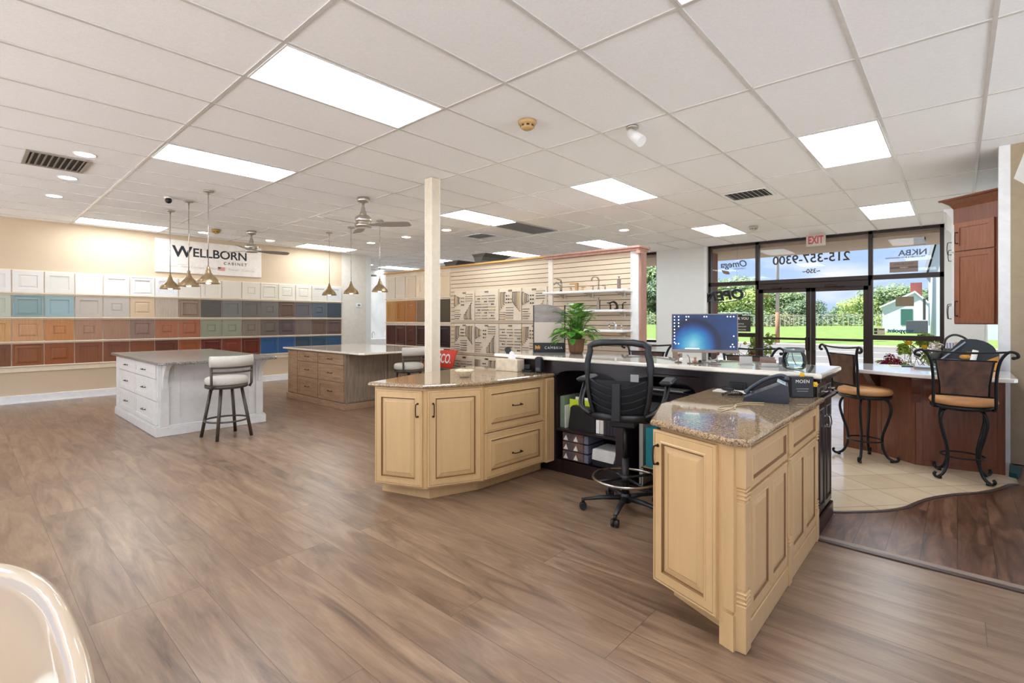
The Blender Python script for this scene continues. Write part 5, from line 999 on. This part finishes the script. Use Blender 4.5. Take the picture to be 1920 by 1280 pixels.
# ---- breakfast bar items
m_or = mat('orange_flower_print', '#c98a35', .6, ns=14, na=.25)
t = thing('craft_bag', 'round topped black bag with orange flower print on the pale bar', 'bag', (.11, 7.02 - .22, QZ), 0)
mb = MB(); pts = [(-.24, 0), (.19, 0), (.195, .18)] + [(.195 - .02 - .19 * (1 - math.cos(a)), .18 + .13 * math.sin(a)) for a in [PI / 2 * i / 6 for i in range(7)]] + [(-.08, .30), (-.24, .10)]
mb.loft([[mb.v((x, y, z)) for x, z in pts] for y in (-.04, .04)]); mb.build('bag_body', mat('slate_fabric', '#2e3439', .7), t)
mb = MB(); mb.loft([[mb.v((x, y, z)) for x, z in ((.0, .005), (.19, .005), (.19, .15), (.10, .10), (.0, .09))] for y in (-.043, -.041)]); mb.ball((-.05, -.04, .13), .04, 6, sq=(1.2, .15, .6)); mb.ball((-.10, -.04, .05), .03, 6, sq=(1, .15, 1)); mb.ball((-.02, -.04, .17), .03, 6, sq=(1.3, .15, .5)); mb.build('print', m_or, t)
mb = MB(); mb.tube([(-.27, -.05, .06), (-.05, -.05, .28)], .008, 6); mb.build('strap', mat('grey_strap', '#8e9aa4', .4), t)
mb = MB(); mb.cyl((.095, 6.72, QZ), (.135, 6.74, QZ + .20), .022, .024, 14); tag(mb.build('paper_roll', m_paper), 'white paper roll standing before the black flower print bag', 'paper roll')
t = thing('basket', 'dark handled basket holding brushes behind the black bag', 'basket', (-.02, 7.45 - .45, QZ)); m_bk = mat('dark_wicker', '#3a3734', .7)
t.location = (-.02, 6.96, QZ)
mb = MB(); mb.lathe([(.001, .002), (.07, .002), (.095, .20), (.085, .20), (.06, .02), (.001, .02)], n=20, flute=.04); mb.build('basket_body', m_bk, t); mb = MB(); mb.tube(bez([(-.09, 0, .19), (-.07, 0, .30), (0, 0, .345), (.09, 0, .30), (.12, 0, .19)], 5), .011, 8); mb.build('handle', m_bk, t)
mb = MB(); [mb.cyl((.02 * i - .05, .01 * (i % 3), .15), (.026 * i - .065, .01 * (i % 2), .26), .005, .010, 6) for i in range(6)]; mb.build('brushes', mat('lilac_brushes', '#9a92ab', .6), t)
mb = MB(); mb.box((.0, -.02, .18), (.09, .02, .27), .004); mb.build('box_peach', mat('peach_card', '#d8a184', .7), t)
t = thing('flower_pot', 'small dark pot of pale flowers at the left of the basket', 'flower pot', (-.17, 6.92, QZ)); mb = MB(); mb.lathe([(.001, .06), (.035, .06), (.05, .16), (.042, .16), (.001, .15)], n=18); mb.build('pot', m_bk, t); mb = MB(); mb.cyl((0, 0, 0), (0, 0, .06), .04, .015); mb.build('stand', m_jar, t)
mb = MB(); leafy(mb, (0, 0, .21), 140, .07, .018, rp); mb.build('blossoms', mat('pale_blossom', '#e0d2cb', .7), t)
t = thing('brochure_tray', 'low grey tray with a pale sheet on the bar between the stools', 'tray', (-.22, 6.70, QZ), .1); mb = MB(); mb.box((-.12, -.1, 0), (.13, .12, .018), .003); mb.build('tray', mat('taupe_tray', '#7b726c', .5), t); mb = MB(); mb.box((-.11, -.10, .018), (.12, .08, .022)); mb.build('sheet', mat('pale_blue_sheet', '#b9cbe0', .3), t)
t = thing('magazine', 'open black and white magazine on the bar beside the flowers', 'magazine', (-.46, 6.85, QZ), .2); mb = MB(); mb.box((-.09, -.06, 0), (.0, .06, .008), .002); mb.build('page', m_paper, t); mb = MB(); mb.box((.002, -.06, 0), (.10, .06, .008), .002); mb.build('page', mat('print_black', '#22252c', .4), t)
t = thing('tablet', 'dark tablet standing behind the right stool back', 'tablet', (-.045, 6.60, QZ), .1); mb = MB(); mb.M = Matrix.Rotation(-.3, 4, 'X'); mb.box((-.045, -.006, .003), (.05, .006, .10), .003); mb.build('body', m_blk, t)
# ================================================================== WINDOW GRAPHICS AND SIGNS
m_dec = mat('decal_dark', '#33302f', .5); m_dec2 = mat('decal_grey_blue', '#5c6476', .5); GY_ = 11.843
def decal(s, x, z, size, label, m=m_dec, **k):
    o = text('window_lettering', s, size, m, None, Matrix.Translation((x, GY_, z)), .001, mirror=True, **k); return tag(o, label, 'window lettering')
decal('215-357-9300', -2.29, 2.61, .25, 'large reversed phone number lettering on the transom above the doors', bold=.004, wx=1.0)
decal('~350~', -2.26, 2.39, .12, 'small reversed street number under the phone number', bold=.003)
decal('Omega', -3.80, 2.62, .20, 'reversed name lettering with swash capital on the left transom pane', m_dec2, shear=.25, wx=1.0, bold=.004)
decal('CABINETRY', -3.68, 2.56, .05, 'tiny reversed word under the left transom name', m_dec2)
mb = MB(); r_ = [[mb.v((x, y, z)) for x, z in ((-4.08, 2.57), (-4.0, 2.55), (-3.92, 2.53), (-3.89, 2.46), (-3.96, 2.46), (-4.04, 2.49))] for y in (GY_ - .001, GY_)]; mb.loft(r_); tag(mb.build('leaf_decal', mat('decal_brown', '#8b7768', .6)), 'brown leaf emblem on the left transom pane', 'decal')
decal('NKBA', -.62, 2.62, .15, 'reversed association letters on the right transom pane', m_dec2, wx=1.05, bold=.003); decal('THE KITCHEN & BATH ASSOCIATION', -.73, 2.575, .035, 'thin reversed line of text under the association letters', m_dec, bold=.001)
t = thing('window_sticker', 'taupe rectangular brand sticker on the right transom pane', 'sticker', (-.75, GY_, 2.31)); mb = MB(); mb.box((-.21, -.002, 0), (.21, 0, .2)); mb.build('backing', mat('sticker_taupe', '#8f7c72', .6), t); mb = MB(); mb.box((-.21, -.003, .07), (.21, -.002, .105)); mb.build('stripe', mat('sticker_dark', '#6a5a51', .6), t); text('lettering', 'WELLBORN', .055, mat('sticker_text', '#5a4b45', .6), t, Matrix.Translation((0, -.003, .135)), .0006, mirror=True); text('lettering', 'CABINET', .03, m_paper, t, Matrix.Translation((0, -.004, .077)), .0006, mirror=True)
mb = MB(); mb.box((-.87, GY_ - .002, 1.67), (-.60, GY_, 1.85)); tag(mb.build('window_sticker', mat('sticker_brown', '#7f7159', .6)), 'plain brown rectangular sticker in the middle of the right window pane', 'sticker')
decal('waypoint', -.80, 1.18, .095, 'reversed teal lettering at the bottom of the right window pane', mat('decal_teal', '#0f5f78', .5), wx=1.1, bold=.005)
t = thing('window_sticker', 'small black and cream card payment sticker at the lower left of the right pane', 'sticker', (-1.12, GY_, 1.13)); mb = MB(); mb.box((-.085, -.002, 0), (.085, 0, .13)); mb.build('backing', mat('sticker_cream', '#cfc5a6', .6), t); mb = MB(); mb.box((-.08, -.003, .01), (-.03, -.002, .055)); mb.box((-.08, -.003, .07), (-.03, -.002, .12)); mb.box((-.01, -.003, .09), (.08, -.002, .11)); mb.build('print', m_dec, t)
mb = MB(); mb.box((-3.17, 11.845, 1.90), (-3.08, 11.852, 1.97)); tag(mb.build('window_sticker', mat('sticker_ochre', '#8a7a52', .6)), 'tiny ochre sticker at the top left of the left door glass', 'sticker')
t = thing('notice_board', 'black thank you notice hanging in the left window beside the monitor', 'notice', (-3.70, 11.83, 1.15)); mb = MB(); mb.box((-.25, -.008, 0), (.26, 0, .36), .004); mb.box((-.08, -.008, .35), (.08, 0, .39), .004); mb.build('board', m_dec, t)
text('lettering', 'THANK YOU', .075, m_paper, t, Matrix.Translation((0, -.009, .27)), .0006, bold=.001); text('lettering', 'FOR VISITING', .04, m_paper, t, Matrix.Translation((0, -.009, .16)), .0006); text('lettering', 'OUR SHOWROOM', .04, m_paper, t, Matrix.Translation((0, -.009, .10)), .0006); text('lettering', 'WELCOME', .035, m_paper, t, Matrix.Translation((.08, -.009, .03)), .0006)
t = thing('open_sign', 'unlit open sign seen from behind in an oval tube frame in the left window', 'sign', (-3.95, 11.74, 1.97)); m_tb = mat('neon_tube_black', '#15161a', .35)
mb = MB(); mb.M = Matrix.Rotation(-.06, 4, 'Y'); mb.tube([(.44 * math.cos(a), 0, .15 * math.sin(a)) for a in [2 * PI * i / 40 for i in range(40)]], .011, 6, closed=True); mb.build('oval_tube', mat('tube_blue_grey', '#4a5a66', .3), t)
text('letters', 'OPEN', .29, m_tb, t, Matrix.Rotation(-.08, 4, 'Y') @ Matrix.Translation((-.02, 0, -.095)), .012, mirror=True, bold=.012, shear=.15, wx=1.12)
mb = MB(); mb.cyl((-.2, .0, .12), (-.2, 0, 1.1), .0015, n=5); mb.cyl((.25, 0, .12), (.25, 0, 1.1), .0015, n=5); mb.build('hanging_wire', m_blk, t)
t = thing('exit_sign', 'grey exit sign with red letters hanging from the ceiling before the doors', 'exit sign', (-2.10, 11.42, 2.885), 0); mb = MB(); mb.box((-.165, -.03, 0), (.165, .03, .235), .004); mb.box((-.12, -.03, .235), (.12, .03, .2549)); mb.build('housing', mat('exit_grey', '#cbc3b8', .5), t); text('lettering', 'EXIT', .21, mat('exit_red', '#d04a55', .5), t, Matrix.Translation((0, -.031, .05)), .001, bold=.006, wx=.62)
t = thing('ceiling_heater', 'small dark brown box fixed to the canopy outside the right transom', 'fixture', (-.55, 12.6, 2.9)); mb = MB(); mb.box((-.09, -.08, 0), (.09, .08, .12), .004); mb.build('housing', mat('oxblood_box', '#5b3326', .5), t)
# ================================================================== OUTSIDE
m_road = mat('pale_asphalt', '#676562', .9, ns=1.5, na=.06, stretch=(.2, 1, 1)); m_walk = mat('pale_concrete', '#a09a92', .9, ns=2, na=.05)
m_grass = mat('mown_grass', '#6b7d3a', .95, ns=2.2, na=.25, bump=.6, bscale=60, col2='#567231')
m_brick = tile_mat('red_brown_brick', '#8a5a4a', '#6f4a3d', '#a1968a', .11, 0, .85)
s_box('ground_sidewalk', (-60, 12.05, -.14), (20, 19.5, -.05), m_walk)
s_box('ground_road', (-80, 19.5, -.2), (40, 32.6, -.12), m_road)
s_box('ground_curb', (-80, 32.6, -.2), (40, 34.0, -.02), m_walk)
mb = MB(); mb.box((-80, 24.0, -.119), (40, 24.12, -.117)); mb.box((-80, 28.5, -.119), (40, 28.6, -.117)); struct(mb.build('ground_marking', mat('road_line', '#d9d5c8', .8)))
mb = MB()
mb.curvegrid(lambda u, v: (-80 + 120 * u, 34.0 + 60 * v, -.03 + .9 * min(1, v * 60 / 16) + .12 * math.sin(u * 40 + v * 9) * min(1, v * 6)), 60, 20); struct(mb.build('ground_lawn', m_grass))
s_box('canopy', (-14, 12.0, 3.02), (6, 13.9, 3.35), mat('canopy_tan', '#b19a80', .8)); s_box('roof', (-23, -4.5, CZ + .12), (3.9, 12.0, 3.6), m_grey)
m_bounce = mat('bounce_white', '#efedea', .9)
s_box('ground_bounce', (-40, -45, -.2), (45, -4.2, -.06), m_bounce); s_box('ground_bounce', (3.6, -4.2, -.2), (45, 12.05, -.06), m_bounce)  # unseen pale ground, added to bounce sunlight up to the ceiling
s_box('brick_pier', (-4.72, 12.02, -.05), (-4.36, 12.4, 3.02), m_brick)
s_box('brick_wall', (-5.62, 12.02, -.05), (-4.74, 12.3, 3.02), m_brick)
def crown(seed, n, blobs, size):
    rn = random.Random(seed); mb = MB()
    for (c, r, sq) in blobs: leafy(mb, c, int(n * r * r), r, size, rn, .4, sq)
    return mb
m_t1 = leafmat('tree_leaf_mid', '#66805a', '#8da272', '#b3c293', .9, .7, .35); m_t2 = leafmat('tree_leaf_dark', '#54695a', '#728a68', '#94a97f', .9, .7, .3); m_t3 = leafmat('tree_leaf_lime', '#8aa558', '#aebf70', '#ccd691', .9, .7, .4)
m_bark = mat('bark', '#6a594b', .9)
def blobs(seed, w, h):
    rn = random.Random(seed); out = []
    for i in range(9):
        a = rn.uniform(0, 2 * PI); u = rn.random(); out.append(((w * .55 * u * math.cos(a), w * .4 * u * math.sin(a), h * rn.uniform(.35, .85)), w * rn.uniform(.26, .42), (1, 1, .8)))
    out.append(((0, 0, h * .6), w * .5, (1, 1, .9))); return out
protos = []
for i, m in enumerate((m_t1, m_t2, m_t3)):
    t = thing('tree', 'x', 'tree', (0, 0, 0), 0, 'trees beyond the lawn')
    mb = crown(20 + i, 230, blobs(i + 5, 5.0, 6.0), .20); mb.build('crown', m, t)
    mb = MB(); mb.tube([(0, 0, -.3), (.05, 0, 1.4), (0, .1, 3.2)], [.22, .16, .1], 8); mb.build('trunk', m_bark, t); protos.append(t)
spots = [(-44, 56, 8.6, 0), (-40.5, 50, 6.8, 1), (-38, 57, 9.0, 0), (-34.5, 55, 9.3, 1), (-31.5, 58, 9.6, 0), (-29.5, 52, 8.4, 2), (-27, 56, 9.0, 0), (-24.5, 54, 7.4, 1), (-22, 57, 6.2, 0), (-19.6, 53, 5.4, 2), (-17.4, 55, 5.9, 0), (-15.4, 53, 4.6, 2), (-13.2, 56, 4.4, 0), (-11.2, 54, 3.2, 1), (-8.2, 58, 2.8, 1), (-6.0, 54, 3.6, 2), (-4.2, 55, 4.3, 0), (-2.2, 57, 4.2, 1)]
used = [False] * 3
kn = ('mid green', 'dark green', 'lime green')
for i, (x, y, h, k) in enumerate(spots):
    o = protos[k] if not used[k] else copy_thing(protos[k], (0, 0, 0), 0, '')
    used[k] = True; s_ = h / 7.2; o.location = (x, y, .75); o.scale = (s_ * (1.1 if h > 6 else 1.35), s_, s_); o.rotation_euler = (0, 0, 0)
    o['label'] = '%s tree beyond the lawn, %s from the left of the tree line' % (kn[k], (ORD + ['seventeenth', 'eighteenth'])[i])
bp = []
for i, m in enumerate((m_t3, m_t2)):
    t = thing('shrub', 'x', 'shrub', (0, 0, 0), 0, 'shrubs along the fence'); mb = crown(40 + i, 260, [((0, 0, .7), 1.0, (1.3, .8, .9)), ((.9, 0, .5), .7, (1, 1, .9)), ((-.9, .1, .5), .7, (1, 1, .9))], .11); mb.build('foliage', m, t); bp.append(t)
m_dead = leafmat('dry_brush', '#8c8272', '#a89c88', '#b9b49a', 1.5, .8, .2)
for i in range(19):
    o = bp[i % 2] if i < 2 else copy_thing(bp[i % 2], (0, 0, 0), 0, ''); o.location = (-34 + i * 1.75, 49.5 + (i * 7 % 5) * .4, .72); s_ = 1.0 + (i * 5 % 7) * .08; o.scale = (s_ * 1.1, s_, s_ * (1.0 if i < 12 else .8))
    o['label'] = '%s shrub along the far fence, %s from the left' % (('lime green', 'dark green')[i % 2], (ORD + ['seventeenth', 'eighteenth', 'nineteenth'])[i])
t = thing('brush_pile', 'grey dry brush mound at the fence behind the lawn', 'brush', (-11.6, 50, .75)); mb = crown(77, 500, [((0, 0, .3), 1.5, (1.5, .6, .7))], .10); mb.build('twigs', m_dead, t)
# left window shrubs and tall grass, close by
t = thing('tall_grass_bank', 'lime green bank of tall grass seen through the narrow window', 'grass', (-24.5, 40, .2)); mb = crown(90, 200, [((0, 0, 0), 3.0, (1.4, .6, .35))], .16); mb.build('blades', m_t3, t); t['kind'] = 'stuff'
# fence
m_fence = mat('weathered_fence', '#9d978c', .8)
t = thing('fence', 'grey chain link and picket fence along the back of the lawn', 'fence', (-18, 48.5, .72))
mb = MB()
for i in range(90): mb.box((-16 + i * .36, -.01, 0), (-16 + i * .36 + .05, .01, 1.15))
mb.build('pickets', m_fence, t).__setitem__('kind', 'stuff'); mb = MB(); mb.box((-16, -.03, 1.05), (16.4, .0, 1.1)); mb.build('top_rail', m_fence, t)
t = thing('gate', 'pale metal tube gate in the fence left of the door frame', 'gate', (-15.2, 46.8, .68)); mb = MB(); mb.tube([(-1.6, 0, 0), (-1.6, 0, 1.35), (1.4, 0, 1.35), (1.4, 0, 0)], .03, 6); mb.tube([(-1.6, 0, .1), (1.4, 0, 1.3)], .015, 6); mb.build('tube_frame', mat('galvanised', '#b9bcbb', .5), t)
# utility pole
t = thing('utility_pole', 'slender pale utility pole at the curb with a brown lower part', 'pole', (-8.3, 33.9, -.02)); mb = MB(); mb.cyl((0, 0, 1.9), (0, 0, 9.5), .10, .085, 12); mb.build('upper_shaft', mat('pole_grey', '#aaa69e', .8), t); mb = MB(); mb.cyl((0, 0, 0), (0, 0, 1.9), .13, .12, 12); mb.build('lower_shaft', mat('pole_brown', '#8c6c50', .9), t)
# white shed and tall white building
m_side = mat('white_siding', '#b4bfc4', .7, ns=2, na=.02); m_grn = mat('green_shutter', '#23544a', .6); m_roof = mat('grey_roofing', '#8d9294', .8)
t = thing('garden_shed', 'low white gabled building with a green shuttered door across the road', 'building', (-2.7, 43.6, .1)); mb = MB(); mb.loft([[mb.v((x, y, z)) for x, z in ((-1.25, 0), (1.3, 0), (1.3, 2.3), (.55, 3.15), (-1.25, 2.2))] for y in (0, 4)]); mb.build('walls', m_side, t)
mb = MB(); mb.loft([[mb.v((x, y, z)) for x, z in ((-1.4, 2.12), (.55, 3.15), (1.4, 2.22), (1.4, 2.34), (.55, 3.28), (-1.4, 2.24))] for y in (-.15, 4.1)]); mb.build('roof', mat('white_fascia', '#c4c9ca', .7), t)
mb = MB(); mb.box((-.22, -.03, .95), (.42, .0, 2.05)); mb.build('shutter', m_grn, t)
mb = MB(); mb.box((.25, 1.0, 2.7), (.85, 1.6, 3.9)); mb.build('chimney', mat('red_brick_chimney', '#7c4238', .9), t)
t = thing('barn', 'tall pale building with a steep roof edge at the right of the view', 'building', (-1.3, 39, .1)); mb = MB(); mb.loft([[mb.v((x, y, z)) for x, z in ((0, 0), (7, 0), (7, 9), (.55, 6.6), (0, 4.1))] for y in (0, 9)]); mb.build('walls', m_side, t)
mb = MB(); mb.loft([[mb.v((x, y, z)) for x, z in ((-.12, 4.0), (.5, 6.7), (7, 9.1), (7, 9.4), (.4, 6.95), (-.25, 4.1))] for y in (-.2, 9)]); mb.build('roof', m_roof, t); mb = MB(); mb.cyl((.15, -.06, 0), (.15, -.06, 4.1), .05, n=8); mb.build('downpipe', mat('downpipe', '#b8c0c4', .5), t); mb = MB(); mb.box((-.25, -.1, 1.3), (-.12, 0, 2.6)); mb.build('meter_pipe', m_dec, t)
t = thing('outdoor_unit', 'dark grey outdoor cooling unit beside the white buildings', 'cooling unit', (-1.75, 37.2, .62)); mb = MB(); mb.box((-.48, -.4, 0), (.48, .4, .75), .03); mb.build('casing', mat('unit_grey', '#363c40', .6), t)
t = thing('gravel_path', 'pale pink gravel patch at the foot of the tall pale building', 'gravel', (-.2, 35.4, -.03)); mb = MB(); mb.ball((0, 0, 0), 1.0, 8, sq=(1.1, 1.0, .28)); mb.build('gravel', mat('pink_gravel', '#cdbdb0', .95, ns=30, na=.2), t)
# planters outside the glass
m_fl = leafmat('flower_leaf', '#6a8f2a', '#a3bb40', '#d0d869', 12, .6, .4); m_mag = mat('magenta_bloom', '#b0174e', .7, ns=30, na=.3); m_sun = mat('sunflower_yellow', '#f0b41c', .7)
def planter(x, y, label, w, nleaf, blooms, H):
    t = thing('flower_planter', label, 'flowers', (x, y, -.05)); rn = random.Random(int(x * 100))
    mb = MB(); mb.box((-w, -.14, 0), (w, .14, .42), .01); mb.build('planter_box', mat('white_planter', '#d5dde0', .6), t)
    mb = MB(); [mb.tube([(rn.uniform(-w, w) * .8, 0, .4), (rn.uniform(-w, w), 0, rn.uniform(.6, 1) * H)], .006, 4) for _ in range(14)]; mb.build('stems', mat('stem_brown', '#7c7a3c', .7), t)
    mb = MB()
    for _ in range(9): leafy(mb, (rn.uniform(-w, w), rn.uniform(-.08, .08), rn.uniform(.5, 1) * H), nleaf, .15, .062, rn)
    mb.build('foliage', m_fl, t)
    for bx_, bz_, m, r in blooms:
        mb = MB()
        if m is m_mag: leafy(mb, (bx_, -.05, bz_), 180, r, .028, rn, .5, (1, .6, 1.1))
        else:
            for i in range(10): a = i * PI / 5; mb.ball((bx_ + r * .7 * math.cos(a), -.1, bz_ + r * .7 * math.sin(a)), r * .35, 5, sq=(1, .3, 1))
            mb.ball((bx_, -.115, bz_), r * .4, 5, sq=(1, .4, 1))
        mb.build('bloom', m, t)
planter(-.50, 12.7, 'sunflower planter outside the right window pane', .42, 75, [(-.22, 1.02, m_sun, .06), (.02, .93, m_sun, .05), (.1, .72, m_sun, .04)], 1.12)
planter(-1.0, 12.75, 'magenta flowers outside the glass right of the doors', .22, 10, [(-.02, .66, m_mag, .13), (.1, .58, m_mag, .11), (-.12, .56, m_mag, .10)], .62)
planter(-3.72, 12.8, 'yellow green planter with red blooms outside the left window', .5, 60, [(.05, .62, m_mag, .09), (.25, .6, m_mag, .08), (-.1, .9, m_sun, .04)], 1.05)
